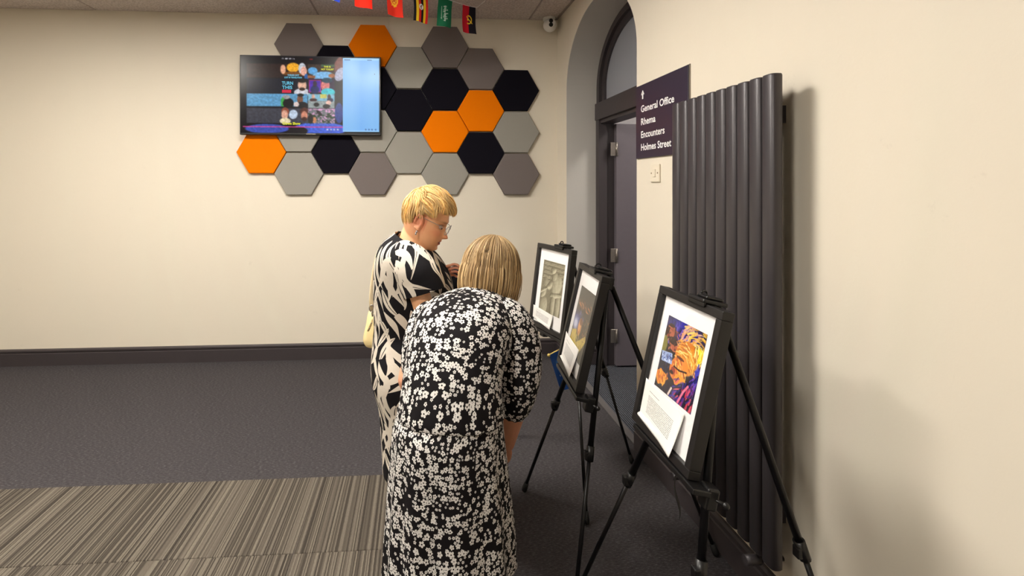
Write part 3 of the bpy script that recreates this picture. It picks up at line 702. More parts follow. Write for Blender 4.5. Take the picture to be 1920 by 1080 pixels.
def sheetmat():
    n = NT('printed_caption_paper'); tc = n.new('ShaderNodeUVMap').outputs[0]; s = n.new('ShaderNodeSeparateXYZ'); n.link(tc, s.inputs[0])
    x, y = s.outputs[0], s.outputs[1]
    row = n.math('MULTIPLY', y, 26.0); fr = n.math('FRACT', row); ri = n.math('FLOOR', row)
    ln = n.math('MULTIPLY', n.math('GREATER_THAN', fr, .30), n.math('LESS_THAN', fr, .68))
    cb = n.new('ShaderNodeCombineXYZ'); n.link(n.math('MULTIPLY', x, 90), cb.inputs[0]); n.link(n.math('MULTIPLY', ri, 7.3), cb.inputs[1])
    dash = n.math('GREATER_THAN', n.noise(cb.outputs[0], 1, 1), .40)
    blk = n.math('MULTIPLY', n.math('MULTIPLY', n.math('GREATER_THAN', x, .16), n.math('LESS_THAN', x, .84)), n.math('MULTIPLY', n.math('GREATER_THAN', y, .22), n.math('LESS_THAN', y, .69)))
    hd = n.math('MULTIPLY', n.math('MULTIPLY', n.math('GREATER_THAN', x, .16), n.math('LESS_THAN', x, .44)), n.math('MULTIPLY', n.math('GREATER_THAN', y, .765), n.math('LESS_THAN', y, .81)))
    f = n.math('MULTIPLY', n.math('MULTIPLY', n.math('MULTIPLY', ln, dash), n.math('ADD', blk, hd)), .75)
    n.base(n.mix(f, rgb(232, 229, 224), rgb(40, 40, 46)), .7, 0, .3); return n.m
M['sheet'] = sheetmat()

W_, H_, FD = .325, .45, .034
def easel(name_i, p, yaw, tilt, feet, pic, prect, sheet, lab_e, lab_f, lab_s, strap=False):
    p = Vector(p); d = Vector((math.sin(yaw), math.cos(yaw), 0)); back = Vector((math.cos(yaw), -math.sin(yaw), 0))
    upv = UP*math.cos(tilt)+back*math.sin(tilt); nrm = -(back*math.cos(tilt)-UP*math.sin(tilt))      # nrm faces the viewer's side
    def Q(u, v, n=0.0): return p+d*(W_/2-u)+upv*v+nrm*n                                # u from the far edge, v up, n out of the face
    Mx = Matrix((( -d.x, upv.x, nrm.x, (p+d*W_/2).x), (-d.y, upv.y, nrm.y, (p+d*W_/2).y), (-d.z, upv.z, nrm.z, (p+d*W_/2).z), (0, 0, 0, 1)))
    # framed picture
    fr = tag(empty('framed_picture', p), lab_f, 'picture')
    bw = .024
    for lo, hi in (((0, 0), (W_, bw)), ((0, H_-bw), (W_, H_)), ((0, bw), (bw, H_-bw)), ((W_-bw, bw), (W_, H_-bw))):
        sub(MB().bbox((lo[0], lo[1], -FD), (hi[0], hi[1], 0), .002, Mx), 'frame_rail', 'framewood', fr)
    sub(MB().box((bw, bw, -FD), (W_-bw, H_-bw, -FD+.004), Mx), 'backing_board', 'blackplastic', fr)
    mt = sub(MB().box((bw, bw, -.018), (W_-bw, H_-bw, -.0155), Mx), 'mat_board', 'paper', fr)
    wi, hi_ = W_-2*bw, H_-2*bw
    C = pic(); nv, nu = C.shape[:2]
    uu, vv = np.meshgrid(np.linspace(prect[0], prect[2], nu), np.linspace(prect[1], prect[3], nv))
    Qa = np.array(Q(bw, H_-bw, -.0150)); P = Qa+(uu*wi)[..., None]*np.array(-d)+(-vv*hi_)[..., None]*np.array(upv)
    o = painted('print', P, C, M['print']); o.parent = fr; o.location = -Vector(fr.location)
    sub(MB().box((bw-.003, bw-.003, -.009), (W_-bw+.003, H_-bw+.003, -.0075), Mx), 'glass', 'glass', fr)
    # caption sheet tucked into the frame rebate, curling out at its lower corner
    x0, y0, x1, y1, sk, curl = sheet; nu, nv = 24, 24
    a, c_ = np.meshgrid(np.linspace(0, 1, nu), np.linspace(0, 1, nv))           # c_ 0 bottom .. 1 top (uv y up)
    uu = x0+(x1-x0)*a+sk*(1-c_)*0; vv = y1+(y0-y1)*c_+sk*a*(1-.3*c_)
    off = -.0060+.004*a*(1-c_)+curl*(a**2)*(1-c_)**1.5+.004*np.sin(a*3+1)*c_
    off = np.where(vv > .97, np.maximum(off, .0015), off)
    P = Qa+(uu*wi)[..., None]*np.array(-d)+(-np.minimum(vv, 1.04)*hi_)[..., None]*np.array(upv)+(off+.0150)[..., None]*np.array(nrm)
    so = painted('caption_sheet', P, None, M['sheet']); md = so.modifiers.new('thickness', 'SOLIDIFY'); md.thickness = .0004
    tag(so, lab_s, 'paper', 'caption sheets on the pictures')
    # tripod easel
    t = tag(empty('display_easel', (p.x, p.y, 0)), lab_e, 'easel', 'black tripod easels')
    cs = W_/2+.052                                                         # the tripod stands a little towards the near edge
    bk = -FD-.018
    apex = Q(cs, H_+.005, bk)
    for k, (fx, fy) in enumerate(feet):
        f = Vector((fx, fy, .012)); a0 = apex+(f-apex)*.03
        if k < 2: a0 = Q(cs+(-.022 if k == 0 else .022), H_-.01, bk)
        else: a0 = apex-nrm*.02-UP*.05
        mid = a0.lerp(f, .56); dirv = (f-a0).normalized()
        lg = sub(MB().tube([a0, mid], .0105, 12), 'leg', 'blackmetal', t)
        sub(MB().tube([mid, f], .0075, 10), 'lower_tube', 'blackmetal', lg)
        b = MB().tube([mid-dirv*.030, mid+dirv*.022], .0150, 10); b.bbox(tuple(mid+Vector((-.021, -.011, -.016))), tuple(mid+Vector((.006, .011, .014))), .003); sub(b, 'lock_collar', 'blackplastic', lg)
        b = MB().tube([f-dirv*.045, f-dirv*.012, f+dirv*.004], [.011, .0135, .0125], 10); sub(b, 'rubber_foot', 'rubber', lg)
    # hub, mast and clip on the top edge
    sub(MB().bbox((cs-.045, H_-.055, bk-.022), (cs+.045, H_-.005, bk+.010), .005, Mx), 'hub', 'blackplastic', t)
    sub(MB().tube([Q(cs, H_-.05, bk-.012), Q(cs, H_+.018, bk-.012)], .008, 10), 'mast', 'blackmetal', t)
    b = MB(); b.bbox((cs-.038, H_+.001, -FD-.03), (cs+.038, H_+.013, .010), .004, Mx); b.bbox((cs-.020, H_+.013, -FD-.02), (cs+.028, H_+.022, -.004), .004, Mx)
    b.bbox((cs-.038, H_-.010, .0008), (cs+.038, H_+.006, .008), .003, Mx)
    b.tube([Q(cs-.03+.006*math.cos(q)+.022, H_+.024+.008*math.sin(q), -FD/2+.012*math.cos(q)) for q in np.linspace(0, 6.28, 13)], .003, 6); sub(b, 'top_clip', 'blackplastic', t)
    # ledge under the frame with end brackets
    sub(MB().bbox((cs-.185, -.016, bk+.008), (cs+.150, -.001, .006), .003, Mx), 'ledge', 'blackplastic', t)
    for s_ in (-1, 1):
        uu_ = cs+s_*.128
        sub(MB().bbox((uu_-.020, -.050, bk-.016), (uu_+.020, .006, bk+.016), .005, Mx), 'ledge_bracket', 'blackplastic', t)
        b = MB().tube([Q(uu_, -.022, bk), Q(uu_+.036, -.018, bk-.020)], .0045, 8); b.ellipsoid(Q(uu_+.038, -.018, bk-.021), (.009, .009, .009), n=10, m=8); sub(b, 'ledge_knob', 'blackplastic', t)
    if strap:
        q0 = Q(cs-.02, -.02, bk); b = MB()
        pts = [q0+Vector((.004*math.sin(s*9), .01*math.sin(s*5), -s*.16)) for s in np.linspace(0, 1, 12)]
        b.tube(pts, [.010+.003*math.sin(i) for i in range(12)], 8, flat=.12); sub(b, 'strap', 'rubber', t)
    return t
E1 = dict(p=(.674, 2.448, .725), yaw=-.293, tilt=.135, feet=[(.49, 2.76), (.747, 2.023), (1.154, 2.451)])
E2 = dict(p=(.611, 1.899, .716), yaw=.078, tilt=.228, feet=[(.525, 2.263), (.545, 1.60), (1.205, 1.821)])
E3 = dict(p=(.708, 1.349, .727), yaw=.004, tilt=.220, feet=[(.60, 1.70), (.62, 1.06), (1.20, 1.17)])
easel(1, pic=pic_relief, prect=(.14, .15, .86, .83), sheet=(.01, .79, .68, .955, .055, .004), **E1,
      lab_e='black tripod easel furthest away, beside the end wall', lab_f='black framed sepia picture of a carved relief with a bowed figure', lab_s='small caption sheet on the sepia relief picture')
easel(2, pic=pic_stage, prect=(.14, .16, .88, .86), sheet=(.04, .70, .74, .975, .05, .006), **E2,
      lab_e='black tripod easel standing between the other two easels', lab_f='black framed dark picture of a golden robed figure under orange lights', lab_s='caption sheet on the dark picture with the golden figure')
easel(3, pic=pic_singer, prect=(.14, .14, .86, .70), sheet=(.03, .685, .80, .985, .05, .012), **E3, strap=True,
      lab_e='black tripod easel nearest the radiator, closest to the viewer', lab_f='black framed colourful painting of a golden haired singer at a microphone', lab_s='caption sheet with typed text below the colourful singer painting')

# blue hand flag leaning behind the middle easel
hf = tag(empty('hand_flag', A(1036, 700, 2.34)), 'small blue hand flag on a thin yellow stick behind the middle easel', 'flag')
q0 = A(1029, 666, 2.34); q1 = A(1052, 654, 2.46)
b = MB().tube([q0, q1, q1+(q1-q0)*1.2], .004, 8); b.ellipsoid(q0, (.008, .008, .008), n=10, m=8); M['stick'] = simple('yellow_stick', (222, 196, 110), .5); sub(b, 'stick', 'stick', hf)
c = Canvas(40, 50, (38, 84, 164)); c.ell(.42, .3, .2, .1, (90, 140, 200), soft=.7); 
for k in range(5): c.ell(.2+.14*k, .62+.04*k, .02, .016, (220, 226, 240))
uu, vv = np.meshgrid(np.linspace(0, 1, 40), np.linspace(0, 1, 50))
c0, c1, c2, c3 = [np.array(A(*k)) for k in ((1030, 666, 2.34), (1062, 650, 2.44), (1052, 734, 2.35), (1086, 716, 2.44))]
P = (c0*(1-uu[..., None])+c1*uu[..., None])*(1-vv[..., None])+(c2*(1-uu[..., None])+c3*uu[..., None])*vv[..., None]
P = P+np.array(FV)*(.012*np.sin(uu*7+vv*2)*vv)[..., None]
o = painted('cloth', P, c.c, M['flag']); o.parent = hf; o.location = -Vector(hf.location)

# ------------------------------------------------------------------ people
def skinmat():
    n = NT('skin'); a = n.new('ShaderNodeAttribute', attribute_name='Col'); p = n.obj()
    f = n.noise(p, 60, 4); n.base(n.mix(n.math('MULTIPLY', f, .12), a.outputs['Color'], rgb(196, 110, 84)), .48, 0, .4)
    n.b.inputs['Subsurface Weight'].default_value = .12; n.b.inputs['Subsurface Radius'].default_value = (.012, .005, .003); n.b.inputs['Subsurface Scale'].default_value = .5
    n.bump(n.noise(p, 420, 2), .08, .002); return n.m
M['skin'] = skinmat()
def hairmat(name):
    n = NT(name); a = n.new('ShaderNodeAttribute', attribute_name='Col'); n.base(a.outputs['Color'], .55, 0, .3)
    n.b.inputs['Anisotropic'].default_value = .4; return n.m
M['hair'] = hairmat('hair')
def floral():
    n = NT('black_floral_print_cloth'); uv = n.new('ShaderNodeUVMap').outputs[0]; p = n.obj()
    tot = None
    for s, seed, on, R0 in ((1/.0170, 0, .50, .47), (1/.0095, 5.3, .80, .42)):
        v = n.vec('ADD', n.vec('MULTIPLY', uv, (s, s, s)), (seed, seed*2, 0))
        vo = n.new('ShaderNodeTexVoronoi', voronoi_dimensions='2D', feature='F1'); n.link(v, vo.inputs['Vector']); vo.inputs['Scale'].default_value = 1; vo.inputs['Randomness'].default_value = .72
        lc = n.vec('SUBTRACT', v, vo.outputs['Position']); sp = n.new('ShaderNodeSeparateXYZ'); n.link(lc, sp.inputs[0])
        cc = n.new('ShaderNodeSeparateColor'); n.link(vo.outputs['Color'], cc.inputs[0])
        th = n.math('ADD', n.math('ARCTAN2', sp.outputs[1], sp.outputs[0]), n.math('MULTIPLY', cc.outputs[0], 6.283))
        r = vo.outputs['Distance']
        lobe = n.math('POWER', n.math('ABSOLUTE', n.math('COSINE', n.math('MULTIPLY', th, 2.5))), .6)
        edge = n.math('MULTIPLY', n.math('ADD', .42, n.math('MULTIPLY', lobe, .58)), n.math('MULTIPLY', R0, n.math('ADD', .75, n.math('MULTIPLY', cc.outputs[2], .4))))
        m = n.math('MULTIPLY', n.math('LESS_THAN', r, edge), n.math('GREATER_THAN', r, .11))
        cl = n.noise(n.vec('MULTIPLY', vo.outputs['Position'], (.17*.0185*s*1.0, .17*.0185*s, 0)) if s else uv, 1.0, 1)
        m = n.math('MULTIPLY', m, n.math('GREATER_THAN', n.math('ADD', n.math('MULTIPLY', cl, 1.2), n.math('MULTIPLY', cc.outputs[1], .45)), .52+on*.45))
        tot = m if tot is None else n.math('MAXIMUM', tot, m)
    n.base(n.mix(tot, rgb(20, 17, 19), rgb(214, 210, 206)), .85, 0, .15)
    n.bump(n.noise(p, 14, 3), .25, .02); return n.m
M['floral'] = floral()
def leafy():
    n = NT('black_and_white_leaf_print_cloth'); uv = n.new('ShaderNodeUVMap').outputs[0]; p = n.obj()
    wn = n.new('ShaderNodeTexNoise'); wn.inputs['Scale'].default_value = 5; wn.inputs['Detail'].default_value = 1; n.link(uv, wn.inputs['Vector'])
    uvw = n.vec('ADD', uv, n.vec('MULTIPLY', n.vec('SUBTRACT', wn.outputs['Color'], (.5, .5, .5)), (.10, .10, 0)))
    tot = None
    for ang, L, Wd, seed, on in ((1.05, .125, .040, 0, .36), (2.15, .115, .042, 3.7, .58), (1.6, .15, .036, 8.2, .72)):
        ro = n.new('ShaderNodeVectorRotate', rotation_type='Z_AXIS'); n.link(uvw, ro.inputs['Vector']); ro.inputs['Angle'].default_value = -ang
        v = n.vec('ADD', n.vec('MULTIPLY', ro.outputs[0], (1/L, 1/Wd, 0)), (seed, seed*1.3, 0))
        vo = n.new('ShaderNodeTexVoronoi', voronoi_dimensions='2D', feature='F1'); n.link(v, vo.inputs['Vector']); vo.inputs['Scale'].default_value = 1; vo.inputs['Randomness'].default_value = .55
        lc = n.vec('SUBTRACT', v, vo.outputs['Position']); sp = n.new('ShaderNodeSeparateXYZ'); n.link(lc, sp.inputs[0]); x, y = sp.outputs[0], sp.outputs[1]
        cc = n.new('ShaderNodeSeparateColor'); n.link(vo.outputs['Color'], cc.inputs[0])
        k = n.math('MULTIPLY', n.math('SUBTRACT', cc.outputs[0], .5), 2.2)
        yy = n.math('ADD', y, n.math('MULTIPLY', k, n.math('SUBTRACT', n.math('MULTIPLY', x, x), .08)))
        x2 = n.math('MULTIPLY', x, 1.75)
        wd = n.math('MULTIPLY', n.math('MULTIPLY', n.math('SUBTRACT', 1.0, n.math('MULTIPLY', x2, x2)), n.math('SUBTRACT', 1.0, n.math('MULTIPLY', x2, .6))), .30)
        m = n.math('MULTIPLY', n.math('LESS_THAN', n.math('ABSOLUTE', yy), wd), n.math('GREATER_THAN', cc.outputs[1], on))
        # dark slit down some leaves
        sl = n.math('MULTIPLY', n.math('LESS_THAN', n.math('ABSOLUTE', n.math('ADD', yy, .05)), n.math('MULTIPLY', wd, .14)), n.math('GREATER_THAN', cc.outputs[2], .6))
        m = n.math('MULTIPLY', m, n.math('SUBTRACT', 1.0, sl))
        tot = m if tot is None else n.math('MAXIMUM', tot, m)
    n.base(n.mix(tot, rgb(19, 17, 21), rgb(216, 206, 192)), .8, 0, .2)
    n.bump(n.noise(p, 16, 3), .25, .02); return n.m
M['leafy'] = leafy()
M['bagleather'] = simple('cream_bag_leather', (226, 204, 150), .5, var=.08, bump=.15, bscale=90)
M['webbing'] = simple('beige_webbing', (190, 172, 140), .8, bump=.2, bscale=300)
M['shoe'] = simple('black_shoe_leather', (24, 22, 22), .45)
M['navy'] = simple('dark_navy_cloth', (20, 22, 34), .6, bump=.2, bscale=90)
M['silver'] = simple('silver_wire', (170, 166, 166), .3, .8)
M['eye'] = simple('eye_white', (186, 164, 148), .3)
M['iris'] = simple('eye_iris', (60, 50, 46), .3)
def lensmat():
    n = NT('spectacle_lens'); n.n.remove(n.b); o = n.n['Material Output']
    t = n.new('ShaderNodeBsdfTransparent'); t.inputs[0].default_value = (.93, .93, .95, 1); g = n.new('ShaderNodeBsdfGlossy'); g.inputs['Roughness'].default_value = .05
    lw = n.new('ShaderNodeLayerWeight'); lw.inputs[0].default_value = .5; mx = n.new('ShaderNodeMixShader')
    n.link(n.math('ADD', .05, n.math('MULTIPLY', n.math('POWER', lw.outputs['Facing'], 5.0), .9)), mx.inputs[0]); n.link(t.outputs[0], mx.inputs[1]); n.link(g.outputs[0], mx.inputs[2]); n.link(mx.outputs[0], o.inputs[0]); return n.m
M['lens'] = lensmat()

def loft(mb, rings, nseg, uvr=None, caps=(True, True), voff=0.0, fold=None, n_=2.0):
    """rings: list of (centre, a1, a2) with a1/a2 the scaled half axes"""
    vs = []; uvs = []; fs = []; L = 0; prev = None
    rr = uvr or sum(r[1].length+r[2].length for r in rings)/len(rings)/2
    for i, (c, a1, a2) in enumerate(rings):
        if prev is not None: L += (c-prev).length
        prev = c
        for k in range(nseg+1):
            th = 2*math.pi*k/nseg; cs, sn = math.cos(th), math.sin(th)
            x = math.copysign(abs(cs)**(2/n_), cs); y = math.copysign(abs(sn)**(2/n_), sn)
            f = fold(i/(len(rings)-1), th) if fold else 1.0
            vs.append(c+a1*x*f+a2*y*f); uvs.append((th*rr+voff, L+voff))
    m = nseg+1
    for i in range(len(rings)-1):
        for k in range(nseg): fs.append((i*m+k, i*m+k+1, (i+1)*m+k+1, (i+1)*m+k))
    mb.add(vs, fs, uvs, True)
    if caps[0]: mb.f.append(tuple(len(mb.v)-len(vs)+k for k in range(nseg))); mb.sm.append(True)
    if caps[1]: mb.f.append(tuple(len(mb.v)-m+k for k in range(nseg))); mb.sm.append(True)
    return mb

def head_mesh(mb, T, S=1.0):
    """a head as a closed surface; T maps head space (x forward, y left, z up; metres) to the world"""
    prof = np.array([  # z, back, front, half width
        (.113, -.020, -.006, .006), (.108, -.050, .030, .034), (.095, -.074, .056, .055), (.075, -.088, .074, .067), (.05, -.096, .084, .074),
        (.025, -.098, .090, .0765), (.010, -.097, .088, .076), (-.008, -.094, .083, .0755), (-.025, -.089, .085, .0745), (-.045, -.082, .088, .073),
        (-.060, -.074, .090, .070), (-.075, -.066, .088, .066), (-.09, -.060, .086, .060), (-.103, -.056, .082, .052), (-.114, -.052, .068, .044), (-.120, -.045, .040, .034), (-.122, -.02, .0, .008)])
    rows = cr(prof, 84); ns = 96; vs = []; fs = []
    def gs(x, s): return math.exp(-(x/s)**2)
    for z, b_, f_, w_ in rows:
        c = (b_+f_)/2-.012; 
        for k in range(ns):
            th = 2*math.pi*k/ns; cs, sn = math.cos(th), math.sin(th)
            rx = (f_-c) if cs > 0 else (c-b_)
            e = 2.25
            x = c+rx*math.copysign(abs(cs)**(2/e), cs); y = w_*math.copysign(abs(sn)**(2/e), sn)
            if cs > 0:
                ay = abs(y)
                # nose
                if z < .016 and z > -.052:
                    t = (.014-z)/.054; amp = .030*(max(0, min(1, t))**1.15) if z > -.040 else .030*max(0, (z+.052)/.012)**.7
                    x += amp*gs(y, .0095+.006*max(0, t))
                x -= .0100*gs(ay-.031, .015)*gs(z-.0, .012)                 # eye sockets
                x += .0045*gs(ay-.030, .022)*gs(z-.022, .008)               # brow
                x += .0050*gs(ay-.040, .018)*gs(z+.032, .018)               # cheek
                x += .0050*gs(y, .020)*gs(z+.0605, .0050)+.0055*gs(y, .018)*gs(z+.0740, .0055)   # lips
                x -= .0065*gs(y, .020)*gs(z+.0672, .0026)
                x -= .0040*gs(y, .022)*gs(z+.084, .006)
                x += .0050*gs(y, .018)*gs(z+.098, .010)                    # chin
            vs.append(T @ (Vector((x, y, z))*S))
    m = len(rows)
    for i in range(m-1):
        for k in range(ns): fs.append((i*ns+k, (i+1)*ns+k, (i+1)*ns+(k+1) % ns, i*ns+(k+1) % ns))
    fs += [tuple(range(ns)), tuple((m-1)*ns+k for k in range(ns-1, -1, -1))]
    mb.add(vs, fs, smooth=True)
    for s_ in (-1, 1):       # ears: rim, bowl and lobe
        E0 = Vector((-.008, s_*.078, -.008)); pts = []
        for q in np.linspace(-.4, 5.2, 16):
            pts.append(T @ ((E0+Vector((-.016*math.cos(q)*.9-.004, s_*(.006+.004*math.sin(q)), .029*math.sin(q))))*S))
        mb.tube(pts, .0050*S, 8); 
        mb.ellipsoid(T @ ((E0+Vector((0, -s_*.002, 0)))*S), (.013*S, .006*S, .024*S), [T.to_3x3() @ Vector(a) for a in ((1, 0, 0), (0, 1, 0), (0, 0, 1))], 14, 10)
        mb.ellipsoid(T @ ((E0+Vector((.004, s_*.002, -.028)))*S), (.008*S, .006*S, .010*S), None, 10, 8)

def hand(mb, wrist, fwd, side, curl=.5, S=1.0, spread=.10, thumb_side=1):
    """palm with five unequal, bent fingers; side points to the thumb"""
    fwd = Vector(fwd).normalized(); side = (Vector(side)-fwd*Vector(side).dot(fwd)).normalized(); nrm = fwd.cross(side).normalized()*thumb_side
    rings = []
    for t, wd, th in ((-.02, .024, .019), (.0, .025, .017), (.03, .036, .015), (.06, .041, .014), (.082, .040, .012), (.09, .034, .008)):
        rings.append((Vector(wrist)+fwd*t*S, side*wd*S, nrm*th*S))
    loft(mb, rings, 16)
    def finger(base, d0, lens, rad, c):
        pts = [base-d0*.015*S, base]; d = d0.copy()
        for i, l in enumerate(lens):
            ax = d.cross(nrm).normalized()
            d = (Matrix.Rotation(c*(.8 if i == 0 else 1.0), 3, ax) @ d).normalized(); pts.append(pts[-1]+d*l*S)
        pp = cr([tuple(p) for p in pts], 14); rr = np.linspace(rad, rad*.78, 14)*S; rr[-1] *= .55
        mb.tube([Vector(p) for p in pp], list(rr), 10)
    for i, (off, ln) in enumerate(((.030, (.042, .025, .020)), (.010, (.046, .029, .021)), (-.010, (.042, .027, .020)), (-.029, (.034, .020, .018)))):
        d0 = (fwd+side*spread*(1.5-i)*.6).normalized()
        finger(Vector(wrist)+fwd*.084*S+side*off*S, d0, ln, .0088 if i < 3 else .0078, curl*(1+.12*i))
    finger(Vector(wrist)+fwd*.030*S+side*.030*S, (fwd*.7+side*.75+nrm*.25).normalized(), (.036, .030, .024), .0100, curl*.45)

def remesh(mb, name, voxel, smooth_it, mat, parent, colour):
    me = mb.mesh('tmp'); o = obj('tmp', me); md = o.modifiers.new('r', 'REMESH'); md.mode = 'VOXEL'; md.voxel_size = voxel
    ms = o.modifiers.new('s', 'SMOOTH'); ms.factor = .5; ms.iterations = smooth_it
    dg = bpy.context.evaluated_depsgraph_get(); dg.update(); out = bpy.data.meshes.new_from_object(o.evaluated_get(dg))
    bpy.data.objects.remove(o); out.name = name
    n = len(out.vertices); co = np.zeros(n*3); out.vertices.foreach_get('co', co); co = co.reshape(-1, 3)
    c = np.concatenate([lin(colour(co)), np.ones((n, 1))], 1); at = out.color_attributes.new('Col', 'FLOAT_COLOR', 'POINT'); at.data.foreach_set('color', c.ravel())
    out.polygons.foreach_set('use_smooth', [True]*len(out.polygons)); out.update()
    return obj(name, out, mat, parent)

def strands(name, paths, rads, cols, mat, parent, n=5):
    """every lock is a tapered tube; all locks of one head are one mesh"""
    V, Fc, Cc = [], [], []; off = 0
    for path, rad, col in zip(paths, rads, cols):
        P = np.array(path); m = len(P); T = np.gradient(P, axis=0); T /= np.linalg.norm(T, axis=1)[:, None]+1e-9
        ref = np.array((.31, .52, .79)); a = np.cross(T, ref); a /= np.linalg.norm(a, axis=1)[:, None]+1e-9; b_ = np.cross(T, a)
        rr = np.asarray(rad)[:, None, None]; th = np.linspace(0, 2*math.pi, n, endpoint=False)
        ring = P[:, None, :]+rr*(np.cos(th)[None, :, None]*a[:, None, :]+np.sin(th)[None, :, None]*b_[:, None, :])
        V.append(ring.reshape(-1, 3)); I = np.arange(m*n).reshape(m, n)+off
        q = np.stack([I[:-1], np.roll(I[:-1], -1, 1), np.roll(I[1:], -1, 1), I[1:]], -1).reshape(-1, 4); Fc.append(q); off += m*n
        Cc.append(np.repeat(np.asarray(col).reshape(-1, 3) if np.ndim(col) > 1 else np.tile(col, (m, 1)), n, 0))
    V = np.concatenate(V); Fc = np.concatenate(Fc); Cc = np.concatenate(Cc)
    me = bpy.data.meshes.new(name); me.from_pydata(V.tolist(), [], Fc.tolist())
    at = me.color_attributes.new('Col', 'FLOAT_COLOR', 'POINT'); at.data.foreach_set('color', np.concatenate([lin(Cc), np.ones((len(Cc), 1))], 1).ravel())
    me.polygons.foreach_set('use_smooth', [True]*len(me.polygons)); me.update()
    return obj(name, me, mat, parent)

def off_parent(o, root): o.parent = root; o.location = -Vector(root.location); return o

# =============================== person 1: standing, leaf print dress ===============================
ZA = 2.06
root1 = tag(empty('person', Vector(A(785, 900, ZA))*Vector((1, 1, 0))), 'person with short golden hair and glasses in a leaf print dress, standing', 'person')
fy = math.radians(9)
f1 = (RV*math.cos(fy)-FV*math.sin(fy)); l1 = UP.cross(f1)
pit = math.radians(22); hf_ = f1*math.cos(pit)-UP*math.sin(pit); hu_ = UP*math.cos(pit)+f1*math.sin(pit)
hc = A(799, 411, ZA)
T1 = Matrix(((hf_.x, l1.x, hu_.x, hc.x), (hf_.y, l1.y, hu_.y, hc.y), (hf_.z, l1.z, hu_.z, hc.z), (0, 0, 0, 1)))
S1 = 1.055
body = MB(); head_mesh(body, T1, S1)
def rg(px, py, zc, a, b_, d1, d2, tilt=0.0): return (A(px, py, zc), (d1+UP*tilt)*a, d2*b_)
loft(body, [rg(784, 422, ZA, .062, .052, f1, l1), rg(781, 440, ZA, .064, .056, f1, l1, -.3), rg(777, 456, ZA, .068, .064, f1, l1, -.3), rg(773, 470, ZA, .085, .10, f1, l1, -.35), rg(772, 490, ZA, .10, .15, f1, l1, -.2),
            rg(774, 540, ZA, .12, .15, f1, l1), rg(774, 620, ZA, .12, .14, f1, l1), rg(774, 690, ZA, .13, .15, f1, l1), rg(776, 730, ZA, .12, .14, f1, l1)], 28)
# near (right) arm
sh = A(768, 492, 1.92); el = A(793, 572, 1.89); wr = A(818, 527, 2.09)
body.tube([sh, sh.lerp(el, .5), el], [.052, .047, .041], 16); body.tube([el, el.lerp(wr, .35), el.lerp(wr, .8), wr], [.041, .039, .028, .025], 16); body.ellipsoid(el, (.042, .042, .042))
hand(body, wr, A(836, 511, 2.13)-wr, UP*.9-FV*.3, .7, .86)
# far (left) arm
sh2 = A(772, 490, 2.20); el2 = A(800, 575, 2.26); wr2 = A(834, 542, 2.22)
body.tube([sh2, el2], [.05, .041], 14); body.tube([el2, wr2], [.040, .026], 14); body.ellipsoid(el2, (.041, .041, .041)); hand(body, wr2, A(850, 530, 2.21)-wr2, UP, .7, .86, thumb_side=-1)
g1 = Vector((0, 0, 0))
for s_ in (-1, 1):
    hip = A(776, 725, ZA)+l1*s_*.075; kn = Vector((hip.x+.01, hip.y, .42)); an = Vector((hip.x-.01, hip.y, .075))
    body.tube([hip, kn, kn.lerp(an, .4), an], [.085, .058, .054, .036], 16); body.tube([an+UP*.02, an+f1*.02-UP*.03, an+f1*.12-UP*.045], [.036, .038, .028], 12)
def skincol1(co):
    c = np.ones((len(co), 3))*np.array((236, 180, 136)); L = (np.array(T1.to_3x3().inverted()) @ (co-np.array(hc)).T).T/S1
    x, y, z = L.T
    def b(m, col, al): nonlocal c; m = np.clip(m, 0, 1)[:, None]*al; c = c*(1-m)+m*np.array(col)
    hd = (np.abs(x) < .16) & (np.abs(z) < .14) & (np.abs(y) < .1)
    b(hd*np.exp(-((np.abs(y)-.045)/.022)**2-((z+.03)/.02)**2), (216, 122, 92), .45)
    b(hd*(x > .07)*np.exp(-((z+.067)/.0105)**2-(y/.022)**4)*1.2, (190, 84, 78), .85)
    b(hd*(x > .06)*np.exp(-((z+.067)/.003)**2-(y/.022)**4)*1.5, (90, 36, 36), .95)
    b(hd*(x > .05)*np.exp(-((z-.021)/.004)**2-((np.abs(y)-.034)/.016)**2), (150, 104, 70), .8)
    b(hd*(x > .05)*np.exp(-((z-.004)/.005)**2-((np.abs(y)-.032)/.015)**2), (120, 74, 60), .7)
    b(hd*(np.abs(y) > .068)*(x < .02)*(x > -.04)*np.exp(-((z+.008)/.03)**2), (216, 126, 100), .6)
    b(hd*(x > .1)*np.exp(-((z+.035)/.012)**2), (220, 130, 104), .4)
    hw = np.linalg.norm(co-np.array(A(832, 512, 2.11)), axis=1); b(np.exp(-(hw/.08)**4), (216, 138, 116), .7)
    return c
bo = off_parent(remesh(body, 'body', .003, 4, M['skin'], None, skincol1), root1)
def hp(x, y, z): return T1 @ (Vector((x, y, z))*S1)
